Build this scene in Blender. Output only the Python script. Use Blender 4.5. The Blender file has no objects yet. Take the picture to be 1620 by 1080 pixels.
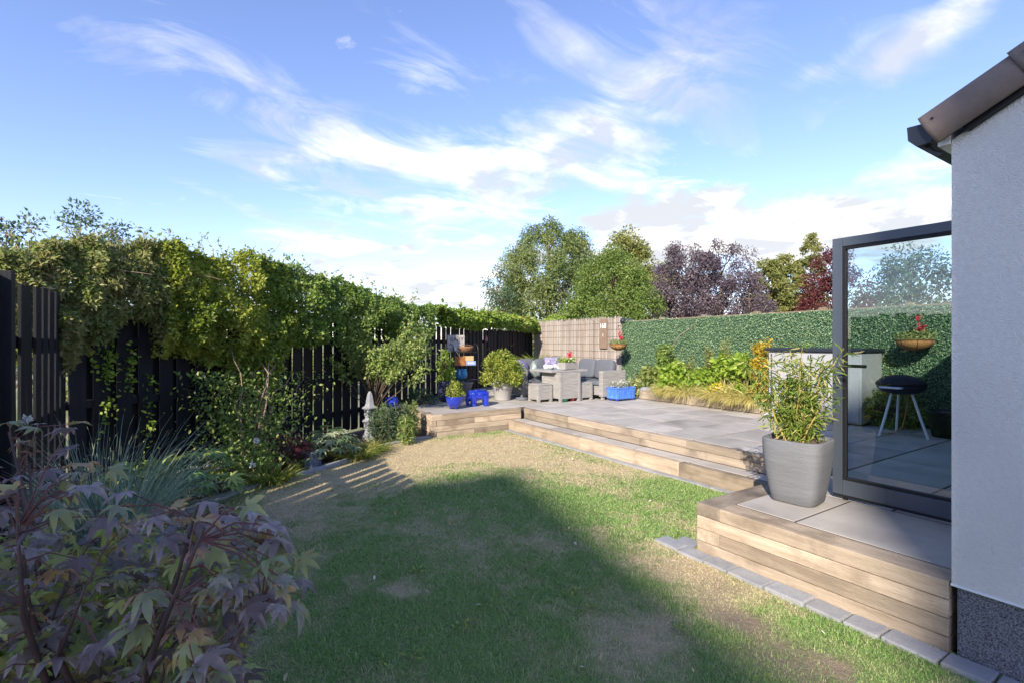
import bpy, bmesh, math, random
import numpy as np
from mathutils import Vector, Matrix, noise as mnoise
R = math.radians
rng = np.random.default_rng(7)
random.seed(7)
SC = bpy.context.scene
COL = SC.collection

# ------------------------------------------------------------------ camera
TH = R(32.8); F = 785.0; H = 1.67
SN, CS = math.sin(TH), math.cos(TH)
cd = bpy.data.cameras.new('camera'); cam = bpy.data.objects.new('camera', cd); COL.objects.link(cam)
cam.location = (0, 0, H); cam.rotation_euler = (R(90), 0, -TH)
cd.sensor_width = 36; cd.lens = 36 * F / 1620; cd.clip_start = 0.05; cd.clip_end = 3000
SC.camera = cam

# ------------------------------------------------------------------ light
SUN_AZ, SUN_EL = R(34), R(28)          # light travels towards (cos az, sin az)
ld = Vector((math.cos(SUN_AZ) * math.cos(SUN_EL), math.sin(SUN_AZ) * math.cos(SUN_EL), -math.sin(SUN_EL)))
sl = bpy.data.lights.new('sun', 'SUN'); sl.energy = 2.0; sl.angle = R(0.6); sl.color = (1.0, 0.90, 0.76)
sun = bpy.data.objects.new('sun', sl); COL.objects.link(sun); sun.rotation_euler = ld.to_track_quat('-Z', 'Y').to_euler()
sun.location = (-20, -10, 30)
SC.view_settings.view_transform = 'Standard'; SC.view_settings.look = 'None'
SC.view_settings.exposure = 2.2; SC.view_settings.gamma = 1
SC.view_settings.use_curve_mapping = False

W_ = bpy.data.worlds.new('World'); SC.world = W_; W_.use_nodes = True
def build_world():
    nt = W_.node_tree; N = nt.nodes; L = nt.links; N.clear()
    def m(op, a, b=None, c=None):
        n = N.new('ShaderNodeMath'); n.operation = op
        for i, v in enumerate((a, b, c)):
            if v is None: continue
            if isinstance(v, (int, float)): n.inputs[i].default_value = v
            else: L.new(v, n.inputs[i])
        return n.outputs[0]
    out = N.new('ShaderNodeOutputWorld'); bg = N.new('ShaderNodeBackground'); L.new(bg.outputs[0], out.inputs[0])
    sky = N.new('ShaderNodeTexSky'); sky.sky_type = 'NISHITA'; sky.sun_disc = False
    sky.sun_elevation = SUN_EL
    s = -ld; sky.sun_rotation = math.atan2(s.x, s.y)
    sky.air_density = 1.0; sky.dust_density = 0.3; sky.ozone_density = 2.5
    bg.inputs['Strength'].default_value = 0.15
    tc = N.new('ShaderNodeTexCoord'); sep = N.new('ShaderNodeSeparateXYZ'); L.new(tc.outputs['Generated'], sep.inputs[0])
    x, y, z = sep.outputs
    az = m('ARCTAN2', x, y); el = m('ARCSINE', z)
    comb = N.new('ShaderNodeCombineXYZ')
    # cloud sheet seen from below: flatten the direction on a plane
    zz = m('ADD', m('MAXIMUM', z, 0.0), 0.16)
    L.new(m('DIVIDE', x, zz), comb.inputs[0]); L.new(m('DIVIDE', y, zz), comb.inputs[1])
    def noise(scale, detail, rough, dist, sx, sy, rot, off=0.0):
        mp = N.new('ShaderNodeMapping'); mp.inputs['Rotation'].default_value = (0, 0, rot); mp.inputs['Scale'].default_value = (sx, sy, 1)
        mp.inputs['Location'].default_value = (off, off * .7, off)
        L.new(comb.outputs[0], mp.inputs[0])
        n = N.new('ShaderNodeTexNoise'); n.inputs['Scale'].default_value = scale; n.inputs['Detail'].default_value = detail
        n.inputs['Roughness'].default_value = rough; n.inputs['Distortion'].default_value = dist
        L.new(mp.outputs[0], n.inputs['Vector']); return n.outputs[0]
    wisp = noise(2.6, 9, 0.62, 0.9, 0.75, 1.45, R(35))
    puff = noise(2.6, 8, 0.6, 0.5, 1, 1, 0, 3.1)
    # cloud masses: pixel-free description, azimuth / elevation (deg), half sizes, tilt, weight
    def blob(px, py, hw, hh, tilt, wt):
        t = (px - 810) / F; v = (540 - py) / F
        a0 = TH + math.atan(t); e0 = math.atan(v / math.sqrt(1 + t * t))
        k = 1 / (F * math.sqrt(1 + t * t + v * v)) * 1.05
        da = m('MULTIPLY', m('SUBTRACT', az, a0), math.cos(e0)); de = m('SUBTRACT', el, e0)
        c, s_ = math.cos(R(tilt)), math.sin(R(tilt))
        u = m('DIVIDE', m('ADD', m('MULTIPLY', da, c), m('MULTIPLY', de, s_)), hw * k)
        w = m('DIVIDE', m('SUBTRACT', m('MULTIPLY', de, c), m('MULTIPLY', da, s_)), hh * k)
        r2 = m('ADD', m('MULTIPLY', u, u), m('MULTIPLY', w, w))
        return m('MULTIPLY', m('EXPONENT', m('MULTIPLY', r2, -1.0)), wt)
    soft = None
    for b in [(420, 195, 250, 62, -20, .62), (640, 240, 190, 45, -10, .55), (860, 235, 260, 50, 14, .85), (660, 118, 100, 26, -5, .40),
              (960, 60, 280, 85, 0, .38), (1080, 110, 160, 60, 25, .30), (1480, 45, 130, 28, 26, .9), (1300, 112, 45, 16, 15, .6),
              (850, 320, 330, 34, 12, .62), (480, 375, 140, 16, -8, .4), (330, 305, 120, 12, -15, .3), (1390, 285, 190, 34, 14, .5), (440, 280, 90, 14, -12, .4)]:
        g = blob(*b); soft = g if soft is None else m('ADD', soft, g)
    cum = None
    for b in [(540, 392, 60, 16, 0, .7), (690, 388, 80, 16, 8, .7), (1090, 322, 150, 40, 6, .85), (1330, 375, 330, 58, 6, 1.1), (980, 385, 160, 46, 0, .6),
              (700, 330, 130, 20, 6, .5), (660, 470, 280, 60, 0, .75), (850, 268, 190, 26, 10, .35)]:
        g = blob(*b); cum = g if cum is None else m('ADD', cum, g)
    base = m('MULTIPLY', m('SUBTRACT', wisp, 0.70), 0.7)       # thin cirrus all over the sky
    hor = m('MULTIPLY', m('EXPONENT', m('MULTIPLY', m('MAXIMUM', el, 0.0), -4.0)), 0.36)
    f1 = m('MULTIPLY', m('ADD', m('ADD', m('MULTIPLY', soft, m('ADD', m('MULTIPLY', wisp, 2.4), -.66)), base), 0.02), 1.25)
    f2 = m('MULTIPLY', m('SUBTRACT', m('ADD', m('ADD', m('MULTIPLY', cum, 0.8), hor), m('MULTIPLY', m('SUBTRACT', puff, .5), 2.6)), 0.50), 2.4)
    def clamp(v, hi):
        return m('MINIMUM', m('MAXIMUM', v, 0.0), hi)
    f1 = clamp(f1, 0.80); f2 = clamp(f2, 0.96)
    fac = m('SUBTRACT', 1.0, m('MULTIPLY', m('SUBTRACT', 1.0, f1), m('SUBTRACT', 1.0, f2)))
    # cloud colour: white tops, cool grey bellies
    shade = N.new('ShaderNodeMapRange'); shade.inputs[1].default_value = .43; shade.inputs[2].default_value = .58
    L.new(noise(3.3, 5, .55, .3, 1, 1, 0, 8.3), shade.inputs[0])
    cc = N.new('ShaderNodeMix'); cc.data_type = 'RGBA'; L.new(shade.outputs[0], cc.inputs[0])
    cc.inputs[6].default_value = (1.22, 1.25, 1.31, 1); cc.inputs[7].default_value = (2.1, 2.05, 1.96, 1)
    tint = N.new('ShaderNodeMix'); tint.data_type = 'RGBA'; tint.blend_type = 'MULTIPLY'; tint.inputs[0].default_value = 1.0
    L.new(sky.outputs[0], tint.inputs[6]); tint.inputs[7].default_value = SKY_TINT
    mx = N.new('ShaderNodeMix'); mx.data_type = 'RGBA'; L.new(fac, mx.inputs[0]); L.new(tint.outputs[2], mx.inputs[6]); L.new(cc.outputs[2], mx.inputs[7])
    L.new(mx.outputs[2], bg.inputs['Color'])
SKY_TINT = (0.41, 0.375, 0.44, 1)
build_world()

# ------------------------------------------------------------------ placement helpers (camera calibration -> metres)
def ray(px):
    t = (px - 810) / F
    return (t * CS + SN, CS - t * SN)
def P(px, d, z=0.0):
    w = ray(px); return Vector((w[0] * d, w[1] * d, z))
def G(px, py, z=0.0):
    return P(px, F * (H - z) / (py - 540.0), z)
def zat(py, d): return H + (540.0 - py) * d / F
FA = Vector((1.615, 8.714)); FANG = math.atan2(.552, .834); FU = Vector((math.cos(FANG), math.sin(FANG))); FN = Vector((FU.y, -FU.x))
def fence_d(px):
    w = ray(px); n = FN
    return (FA.x * n.x + FA.y * n.y) / (w[0] * n.x + w[1] * n.y)
def fence_y(x): return FA.y + (x - FA.x) * FU.y / FU.x
HX = lambda y: 8.868 + .1 * y          # hedge screen line

# ------------------------------------------------------------------ materials
MATS = {}
def nt_new(name):
    mt = bpy.data.materials.new(name); mt.use_nodes = True
    nt = mt.node_tree; b = nt.nodes['Principled BSDF']; return mt, nt, b
def mat(name, c1, c2=None, scale=6.0, rough=0.7, bump=0.0, bscale=60.0, objrand=0.0, stretch=(1, 1, 1), metal=0.0, spec=0.4, detail=6, coat=0.0, c3=None, s3=2.0, t3=(.5, .7)):
    if name in MATS: return MATS[name]
    mt, nt, b = nt_new(name); N, L = nt.nodes, nt.links
    c2 = c2 or c1
    tc = N.new('ShaderNodeTexCoord'); mp = N.new('ShaderNodeMapping'); mp.inputs['Scale'].default_value = stretch
    oi = N.new('ShaderNodeObjectInfo')
    off = N.new('ShaderNodeVectorMath'); off.operation = 'MULTIPLY_ADD'
    cmb = N.new('ShaderNodeCombineXYZ')
    for i in range(3): L.new(oi.outputs['Random'], cmb.inputs[i])
    L.new(cmb.outputs[0], off.inputs[0]); off.inputs[1].default_value = (37, 53, 71); L.new(tc.outputs['Object'], off.inputs[2])
    L.new(off.outputs[0], mp.inputs[0])
    n = N.new('ShaderNodeTexNoise'); n.inputs['Scale'].default_value = scale; n.inputs['Detail'].default_value = detail; n.inputs['Roughness'].default_value = .62
    L.new(mp.outputs[0], n.inputs['Vector'])
    mr = N.new('ShaderNodeMapRange'); mr.inputs[1].default_value = .32; mr.inputs[2].default_value = .68; L.new(n.outputs[0], mr.inputs[0])
    mx = N.new('ShaderNodeMix'); mx.data_type = 'RGBA'; L.new(mr.outputs[0], mx.inputs[0])
    mx.inputs[6].default_value = (*c1, 1); mx.inputs[7].default_value = (*c2, 1)
    col = mx.outputs[2]
    if c3 is not None:
        n3 = N.new('ShaderNodeTexNoise'); n3.inputs['Scale'].default_value = s3; n3.inputs['Detail'].default_value = 5; L.new(off.outputs[0], n3.inputs['Vector'])
        m3 = N.new('ShaderNodeMapRange'); m3.inputs[1].default_value = t3[0]; m3.inputs[2].default_value = t3[1]; L.new(n3.outputs[0], m3.inputs[0])
        x3 = N.new('ShaderNodeMix'); x3.data_type = 'RGBA'; L.new(m3.outputs[0], x3.inputs[0]); L.new(col, x3.inputs[6]); x3.inputs[7].default_value = (*c3, 1)
        col = x3.outputs[2]
    if objrand:
        hv = N.new('ShaderNodeHueSaturation'); mr2 = N.new('ShaderNodeMapRange')
        mr2.inputs[3].default_value = 1 - objrand; mr2.inputs[4].default_value = 1 + objrand
        L.new(oi.outputs['Random'], mr2.inputs[0]); L.new(mr2.outputs[0], hv.inputs['Value']); L.new(col, hv.inputs['Color']); col = hv.outputs[0]
    L.new(col, b.inputs['Base Color'])
    b.inputs['Roughness'].default_value = rough; b.inputs['Metallic'].default_value = metal
    b.inputs['Specular IOR Level'].default_value = spec; b.inputs['Coat Weight'].default_value = coat; b.inputs['Coat Roughness'].default_value = .08
    if bump:
        nb = N.new('ShaderNodeTexNoise'); nb.inputs['Scale'].default_value = bscale; nb.inputs['Detail'].default_value = 4; L.new(mp.outputs[0], nb.inputs['Vector'])
        bp = N.new('ShaderNodeBump'); bp.inputs['Strength'].default_value = bump; bp.inputs['Distance'].default_value = .01
        L.new(nb.outputs[0], bp.inputs['Height']); L.new(bp.outputs[0], b.inputs['Normal'])
    MATS[name] = mt; return mt
def leafmat(name, cols, transl=.35, rough=.45, attr=True, spec=.35, back=None, mottle=0.0):
    """cols: list of (pos, rgb) picked by a random number per leaf"""
    if name in MATS: return MATS[name]
    mt, nt, b = nt_new(name); N, L = nt.nodes, nt.links
    if attr:
        a = N.new('ShaderNodeAttribute'); a.attribute_name = 'rnd'; src = a.outputs['Fac']
    else:
        a = N.new('ShaderNodeObjectInfo'); src = a.outputs['Random']
    cr = N.new('ShaderNodeValToRGB'); e = cr.color_ramp.elements
    while len(e) > 2: e.remove(e[-1])
    for i, (p, c) in enumerate(cols):
        k = e[i] if i < 2 else e.new(p)
        k.position = p; k.color = (*c, 1)
    if mottle:
        tc = N.new('ShaderNodeTexCoord'); nz = N.new('ShaderNodeTexNoise'); nz.inputs['Scale'].default_value = 1.6; nz.inputs['Detail'].default_value = 5; L.new(tc.outputs['Object'], nz.inputs['Vector'])
        ma = N.new('ShaderNodeMath'); ma.operation = 'MULTIPLY_ADD'; L.new(nz.outputs[0], ma.inputs[0]); ma.inputs[1].default_value = mottle; 
        mb_ = N.new('ShaderNodeMath'); mb_.operation = 'SUBTRACT'; L.new(src, mb_.inputs[0]); mb_.inputs[1].default_value = mottle * .5; L.new(mb_.outputs[0], ma.inputs[2]); src = ma.outputs[0]
    L.new(src, cr.inputs[0]); col = cr.outputs[0]
    if back is not None:
        ge = N.new('ShaderNodeNewGeometry'); x = N.new('ShaderNodeMix'); x.data_type = 'RGBA'
        L.new(ge.outputs['Backfacing'], x.inputs[0]); L.new(col, x.inputs[6]); x.inputs[7].default_value = (*back, 1); col = x.outputs[2]
    L.new(col, b.inputs['Base Color']); b.inputs['Roughness'].default_value = rough; b.inputs['Specular IOR Level'].default_value = spec
    tr = N.new('ShaderNodeBsdfTranslucent')
    br = N.new('ShaderNodeHueSaturation'); br.inputs['Value'].default_value = 1.5; br.inputs['Saturation'].default_value = 1.1; L.new(col, br.inputs['Color'])
    L.new(br.outputs[0], tr.inputs[0])
    ms = N.new('ShaderNodeMixShader'); ms.inputs[0].default_value = transl
    L.new(b.outputs[0], ms.inputs[1]); L.new(tr.outputs[0], ms.inputs[2]); L.new(ms.outputs[0], nt.nodes['Material Output'].inputs[0])
    MATS[name] = mt; return mt
def glassmat():
    mt, nt, b = nt_new('door_glass'); N, L = nt.nodes, nt.links; N.remove(b)
    tr = N.new('ShaderNodeBsdfTransparent'); tr.inputs[0].default_value = (.55, .66, .67, 1)
    gl = N.new('ShaderNodeBsdfGlossy'); gl.inputs['Roughness'].default_value = .004
    fr = N.new('ShaderNodeFresnel'); fr.inputs[0].default_value = 1.6
    m2 = N.new('ShaderNodeMath'); m2.operation = 'MULTIPLY'; m2.inputs[1].default_value = 1.9; m2.use_clamp = True; L.new(fr.outputs[0], m2.inputs[0])
    ms = N.new('ShaderNodeMixShader'); L.new(m2.outputs[0], ms.inputs[0]); L.new(tr.outputs[0], ms.inputs[1]); L.new(gl.outputs[0], ms.inputs[2])
    L.new(ms.outputs[0], N['Material Output'].inputs[0]); return mt

# ------------------------------------------------------------------ object helpers
def link(name, me, m=None, parent=None, loc=None, rotz=0.0):
    o = bpy.data.objects.new(name, me); COL.objects.link(o)
    if m is not None and me is not None and not me.materials: me.materials.append(m)
    if parent is not None: o.parent = parent
    if loc is not None: o.location = loc
    if rotz: o.rotation_euler = (0, 0, rotz)
    return o
def thing(name, label, cat, loc=(0, 0, 0), rotz=0.0, group=None):
    o = link(name, None, loc=loc, rotz=rotz); tag(o, label, cat, group, 'thing'); return o
def tag(o, label=None, cat=None, group=None, kind=None):
    if label: o['label'] = label
    if cat: o['category'] = cat
    if group: o['group'] = group
    if kind: o['kind'] = kind
    return o
class MB:
    def __init__(s): s.v = []; s.f = []
    def add(s, vs, fs):
        k = len(s.v); s.v += [tuple(v) for v in vs]; s.f += [tuple(i + k for i in f) for f in fs]; return s
    def box(s, x0, x1, y0, y1, z0, z1):
        return s.add([(x0, y0, z0), (x1, y0, z0), (x1, y1, z0), (x0, y1, z0), (x0, y0, z1), (x1, y0, z1), (x1, y1, z1), (x0, y1, z1)],
                     [(3, 2, 1, 0), (4, 5, 6, 7), (0, 1, 5, 4), (1, 2, 6, 5), (2, 3, 7, 6), (3, 0, 4, 7)])
    def tube(s, pts, rad, n=6, cap=True):
        pts = [Vector(p) for p in pts]; k = len(s.v)
        if isinstance(rad, (int, float)): rad = [rad] * len(pts)
        up = Vector((0.31, 0.17, 0.93))
        for i, p in enumerate(pts):
            t = (pts[min(i + 1, len(pts) - 1)] - pts[max(i - 1, 0)]).normalized()
            a = t.cross(up)
            if a.length < .05: a = t.cross(Vector((1, 0, 0)))
            a.normalize(); b = t.cross(a)
            for j in range(n):
                q = 2 * math.pi * j / n; s.v.append(tuple(p + (a * math.cos(q) + b * math.sin(q)) * rad[i]))
        for i in range(len(pts) - 1):
            for j in range(n):
                s.f.append((k + i * n + j, k + i * n + (j + 1) % n, k + (i + 1) * n + (j + 1) % n, k + (i + 1) * n + j))
        if cap:
            s.f.append(tuple(k + j for j in range(n - 1, -1, -1))); s.f.append(tuple(k + (len(pts) - 1) * n + j for j in range(n)))
        return s
    def lathe(s, prof, n=24, c=(0, 0, 0), power=2.0, sx=1.0, sy=1.0, cap=True):
        k = len(s.v)
        for r, z in prof:
            for j in range(n):
                q = 2 * math.pi * j / n; cx, cy = math.cos(q), math.sin(q)
                if power != 2.0:
                    e = 2 / power; cx = math.copysign(abs(cx) ** e, cx); cy = math.copysign(abs(cy) ** e, cy)
                s.v.append((c[0] + r * cx * sx, c[1] + r * cy * sy, c[2] + z))
        for i in range(len(prof) - 1):
            for j in range(n):
                s.f.append((k + i * n + j, k + i * n + (j + 1) % n, k + (i + 1) * n + (j + 1) % n, k + (i + 1) * n + j))
        if cap:
            s.f.append(tuple(k + j for j in range(n - 1, -1, -1))); s.f.append(tuple(k + (len(prof) - 1) * n + j for j in range(n)))
        return s
    def superbox(s, sx, sy, sz, c=(0, 0, 0), p=4.0, nu=20, nv=12):
        k = len(s.v); e = 2 / p
        sg = lambda a: math.copysign(abs(a) ** e, a)
        for i in range(nv + 1):
            la = -math.pi / 2 + math.pi * i / nv
            for j in range(nu):
                lo = 2 * math.pi * j / nu
                s.v.append((c[0] + sx / 2 * sg(math.cos(la)) * sg(math.cos(lo)), c[1] + sy / 2 * sg(math.cos(la)) * sg(math.sin(lo)), c[2] + sz / 2 * sg(math.sin(la))))
        for i in range(nv):
            for j in range(nu):
                s.f.append((k + i * nu + j, k + i * nu + (j + 1) % nu, k + (i + 1) * nu + (j + 1) % nu, k + (i + 1) * nu + j))
        return s
    def mesh(s, name, smooth=False, bevel=0.0):
        me = bpy.data.meshes.new(name); me.from_pydata(s.v, [], s.f)
        if bevel or True:
            bm = bmesh.new(); bm.from_mesh(me)
            bmesh.ops.recalc_face_normals(bm, faces=bm.faces)
            if bevel: bmesh.ops.bevel(bm, geom=bm.edges[:], offset=bevel, segments=2, affect='EDGES', profile=.6)
            bm.to_mesh(me); bm.free()
        if smooth:
            me.polygons.foreach_set('use_smooth', [True] * len(me.polygons))
        me.update(); return me
    def obj(s, name, m, parent=None, smooth=False, bevel=0.0, loc=None, rotz=0.0):
        return link(name, s.mesh(name, smooth, bevel), m, parent, loc, rotz)
def boxpart(name, m, parent, x0, x1, y0, y1, z0, z1, bevel=.004):
    return MB().box(x0, x1, y0, y1, z0, z1).obj(name, m, parent, bevel=bevel)

# numpy bulk geometry -------------------------------------------------
def np_mesh(name, V, Fidx, rnd=None, smooth=True):
    """V (n,3); Fidx (m,k) faces of equal size k; rnd (n,) per vertex"""
    me = bpy.data.meshes.new(name); k = Fidx.shape[1]; m = Fidx.shape[0]
    me.vertices.add(len(V)); me.vertices.foreach_set('co', np.ascontiguousarray(V, dtype=np.float32).ravel())
    me.loops.add(m * k); me.loops.foreach_set('vertex_index', np.ascontiguousarray(Fidx, dtype=np.int32).ravel())
    me.polygons.add(m); me.polygons.foreach_set('loop_start', np.arange(0, m * k, k, dtype=np.int32))
    if smooth: me.polygons.foreach_set('use_smooth', np.ones(m, dtype=bool))
    if rnd is not None:
        at = me.attributes.new('rnd', 'FLOAT', 'POINT'); at.data.foreach_set('value', np.ascontiguousarray(rnd, dtype=np.float32))
    me.update(calc_edges=True); return me
T_DIAMOND = (np.array([(0, 0, 0), (-.5, .45, .06), (0, 1, -.08), (.5, .45, .06)], float), np.array([(0, 2, 1), (0, 3, 2)]))
T_OVAL = (np.array([(0, 0, 0), (-.42, .25, .07), (-.40, .65, .05), (0, 1, -.12), (.40, .65, .05), (.42, .25, .07), (0, .5, -.02)], float),
          np.array([(0, 6, 1), (1, 6, 2), (2, 6, 3), (3, 6, 4), (4, 6, 5), (5, 6, 0)]))
def palmate(lobes=7, depth=.38, spread=125, w=.17, teeth=False, seed=0):
    rr = random.Random(seed)
    V = [(0, 0, 0)]; Fs = []
    angs = [-spread + 2 * spread * i / (lobes - 1) for i in range(lobes)]
    def pt(a, r, z): return (math.sin(R(a)) * r, math.cos(R(a)) * r, z)
    idx = []
    for i, a in enumerate(angs):
        ln = (1 - .52 * (abs(a) / spread) ** 1.7) * rr.uniform(.93, 1.05); half = spread / (lobes - 1)
        k = len(V); zt = -.20 * ln * rr.uniform(.6, 1.3)
        V.append(pt(a - half, depth * (.75 if i == 0 else 1) * ln, -.01))       # valley left
        wl = R(1) * 0 + w * ln
        m1 = .55 * ln; m2 = .78 * ln
        V.append(tuple(Vector(pt(a, m1, .035)) + Vector(pt(a - 90, wl * .82, 0))))
        V.append(tuple(Vector(pt(a, m2, -.02)) + Vector(pt(a - 90, wl * .55, 0))))
        V.append(pt(a, ln, zt))
        V.append(tuple(Vector(pt(a, m2, -.02)) + Vector(pt(a + 90, wl * .55, 0))))
        V.append(tuple(Vector(pt(a, m1, .035)) + Vector(pt(a + 90, wl * .82, 0))))
        V.append(pt(a, m1, -.015))
        idx.append(k)
    for i, k in enumerate(idx):
        nx = idx[i + 1] if i + 1 < lobes else None
        if nx is None:
            V.append(pt(angs[-1] + spread / (lobes - 1), depth * .45, -.01)); vr = len(V) - 1
        else: vr = nx
        c = k + 6
        Fs += [(0, c, k), (k, c, k + 1), (k + 1, c, k + 2), (k + 2, c, k + 3), (k + 3, c, k + 4), (k + 4, c, k + 5), (k + 5, c, vr), (vr, c, 0)]
    return np.array(V, float), np.array(Fs)
T_PALM = palmate(7, .36, 120, .13)
T_FATSIA = palmate(7, .34, 115, .15, seed=3)
def nrm(a): return a / np.maximum(np.linalg.norm(a, axis=1, keepdims=True), 1e-9)
def leaf_geo(pts, axis, normal, size, width, T):
    """stamp template T at pts; axis = leaf direction, normal = face"""
    tv, tf = T; n = len(pts)
    a = nrm(axis); b = nrm(np.cross(a, normal)); c = np.cross(b, a)
    size = np.broadcast_to(size, (n,)); wd = np.broadcast_to(width, (n,)) * size
    V = pts[:, None, :] + tv[None, :, 0:1] * (b * wd[:, None])[:, None, :] + tv[None, :, 1:2] * (a * size[:, None])[:, None, :] + tv[None, :, 2:3] * (c * size[:, None])[:, None, :]
    Fx = (tf[None] + (np.arange(n) * len(tv))[:, None, None]).reshape(-1, tf.shape[1])
    return V.reshape(-1, 3), Fx
def leaves(name, pts, m, parent, size=(.05, .08), width=.5, out=None, droop=.3, up=.6, T=T_DIAMOND, stuff=True, rnd=None):
    pts = np.asarray(pts, float); n = len(pts)
    ax = rng.normal(size=(n, 3)) * .8
    if out is not None: ax += out * .8
    ax[:, 2] -= droop
    no = rng.normal(size=(n, 3)) * .55; no[:, 2] += up
    if out is not None: no += out * .5
    sz = rng.uniform(size[0], size[1], n)
    V, Fx = leaf_geo(pts, ax, no, sz, width, T)
    r = rng.random(n) if rnd is None else rnd
    me = np_mesh(name, V, Fx, np.repeat(r, len(T[0])), smooth=False)
    o = link(name, me, m, parent)
    if stuff: o['kind'] = 'stuff'
    return o
def blades(name, base, m, parent, n, length, spread, width, seg=5, droop=1.0, stuff=True, lean=None, rad=.05, vert=1.2):
    """arching grass clump; base = list of Vectors"""
    base = np.array([tuple(b) for b in base], float)
    bi = rng.integers(0, len(base), n); p = base[bi].copy()
    an = rng.uniform(0, 2 * np.pi, n); rr = rng.random(n) ** .5 * rad
    p[:, 0] += np.cos(an) * rr; p[:, 1] += np.sin(an) * rr
    L_ = rng.uniform(length * .55, length * 1.08, n)
    d = np.stack([np.cos(an) * spread, np.sin(an) * spread, np.full(n, vert)], 1) + rng.normal(size=(n, 3)) * .16
    if lean is not None: d += np.array(lean)
    d = nrm(d); side = nrm(np.cross(d, np.array([0, 0, 1.0]) + rng.normal(size=(n, 3)) * .4))
    V = []; cur = p.copy(); dr = rng.uniform(.6, 1.3, n) * droop
    for i in range(seg + 1):
        t = i / seg; w = width * (1 - t ** 1.6) * .5 + .0006
        V.append(cur - side * w); V.append(cur + side * w)
        d = d.copy(); d[:, 2] -= dr * (.10 + .42 * t); d = nrm(d)
        cur = cur + d * (L_ / seg)[:, None]
    V = np.stack(V, 1).reshape(-1, 3); k = 2 * (seg + 1)
    f = np.array([(2 * i, 2 * i + 1, 2 * i + 3, 2 * i + 2) for i in range(seg)])
    Fx = (f[None] + (np.arange(n) * k)[:, None, None]).reshape(-1, 4)
    V[:, 2] = np.maximum(V[:, 2], base[:, 2].min() - .35)
    o = link(name, np_mesh(name, V, Fx, np.repeat(rng.random(n), k)), m, parent)
    if stuff: o['kind'] = 'stuff'
    return o
def vnoise(x, y, s, seed=0):
    """cheap value noise, numpy"""
    x = np.asarray(x) / s + seed * 17.3; y = np.asarray(y) / s + seed * 9.1
    xi = np.floor(x).astype(int); yi = np.floor(y).astype(int); fx = x - xi; fy = y - yi
    fx = fx * fx * (3 - 2 * fx); fy = fy * fy * (3 - 2 * fy)
    h = lambda a, b: np.modf(np.abs(np.sin(a * 127.1 + b * 311.7 + seed) * 43758.5453))[0]
    return (h(xi, yi) * (1 - fx) + h(xi + 1, yi) * fx) * (1 - fy) + (h(xi, yi + 1) * (1 - fx) + h(xi + 1, yi + 1) * fx) * fy
def fbm(x, y, s, seed=0): return .5 * vnoise(x, y, s, seed) + .3 * vnoise(x, y, s / 2.1, seed + 1) + .2 * vnoise(x, y, s / 4.3, seed + 2)
def inpoly(x, y, poly):
    x = np.asarray(x); y = np.asarray(y); r = np.zeros(x.shape, bool); n = len(poly)
    for i in range(n):
        x1, y1 = poly[i]; x2, y2 = poly[(i + 1) % n]
        c = ((y1 > y) != (y2 > y)) & (x < (x2 - x1) * (y - y1) / (y2 - y1 + 1e-12) + x1); r ^= c
    return r
def sheet(name, poly, z, m, label=None):
    me = bpy.data.meshes.new(name); me.from_pydata([(x, y, z) for x, y in poly], [], [tuple(range(len(poly)))]); me.update()
    if me.polygons[0].normal.z < 0: me.flip_normals()
    o = link(name, me, m); o['kind'] = 'structure'; return o
def text_part(name, txt, m, parent, loc, size, rot, sx=1.0):
    cu = bpy.data.curves.new(name, 'FONT'); cu.body = txt; cu.size = size; cu.extrude = .002; cu.align_x = 'CENTER'; cu.align_y = 'CENTER'
    o0 = bpy.data.objects.new(name, cu); COL.objects.link(o0); bpy.context.view_layer.update()
    me = bpy.data.meshes.new_from_object(o0.evaluated_get(bpy.context.evaluated_depsgraph_get())); bpy.data.objects.remove(o0)
    o = link(name, me, None, parent); me.materials.clear(); me.materials.append(m); o.location = loc; o.rotation_euler = rot; o.scale = (sx, 1, 1); return o

# ------------------------------------------------------------------ colours
M_wood = mat('sleeper_wood', (.45, .365, .27), (.29, .225, .16), 3.0, .8, .6, 30, .34, (.7, 7, 7), spec=.2, c3=(.17, .13, .095), s3=3.5, t3=(.52, .78))
M_woodg = mat('weathered_sleeper', (.38, .315, .24), (.25, .20, .15), 3.0, .85, .5, 30, .18, (.7, 7, 7), spec=.2, c3=(.13, .105, .085), s3=3.0, t3=(.5, .75))
M_slab = mat('sandstone_slab', (.42, .39, .35), (.34, .315, .285), 2.2, .75, .25, 40, .17, spec=.3, c3=(.245, .225, .20), s3=1.6, t3=(.5, .75))
M_joint = mat('joint_mortar', (.085, .08, .075), (.06, .057, .055), 20, .9)
M_black = mat('black_fence_paint', (.007, .0075, .010), (.014, .0145, .019), 4, .6, .35, 40, .25, (8, 8, .6), spec=.25)
M_soil = mat('bed_soil', (.09, .066, .05), (.16, .12, .09), 14, .95, 1.0, 30)
M_kerb = mat('concrete_kerb', (.32, .32, .32), (.23, .235, .245), 8, .85, .4, 80, .1)
M_render = mat('roughcast_render', (.80, .76, .70), (.71, .675, .62), 45, .9, .9, 130, detail=3, c3=(.64, .605, .56), s3=1.3, t3=(.5, .8))
M_plinth = mat('dashed_plinth', (.30, .30, .32), (.025, .027, .033), 130, .7, .8, 160, detail=2)
M_alu = mat('grey_aluminium', (.065, .080, .105), (.075, .09, .115), 3, .38, spec=.5)
M_seal = mat('black_rubber', (.012, .012, .014), None, 5, .6)
M_white = mat('white_upvc', (.78, .78, .78), None, 3, .35)
M_gutter = mat('dark_gutter', (.02, .025, .035), None, 3, .4)
M_tile = mat('brown_roof_tile', (.23, .175, .145), (.19, .145, .12), 12, .8, .25, 120, .08)
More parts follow.
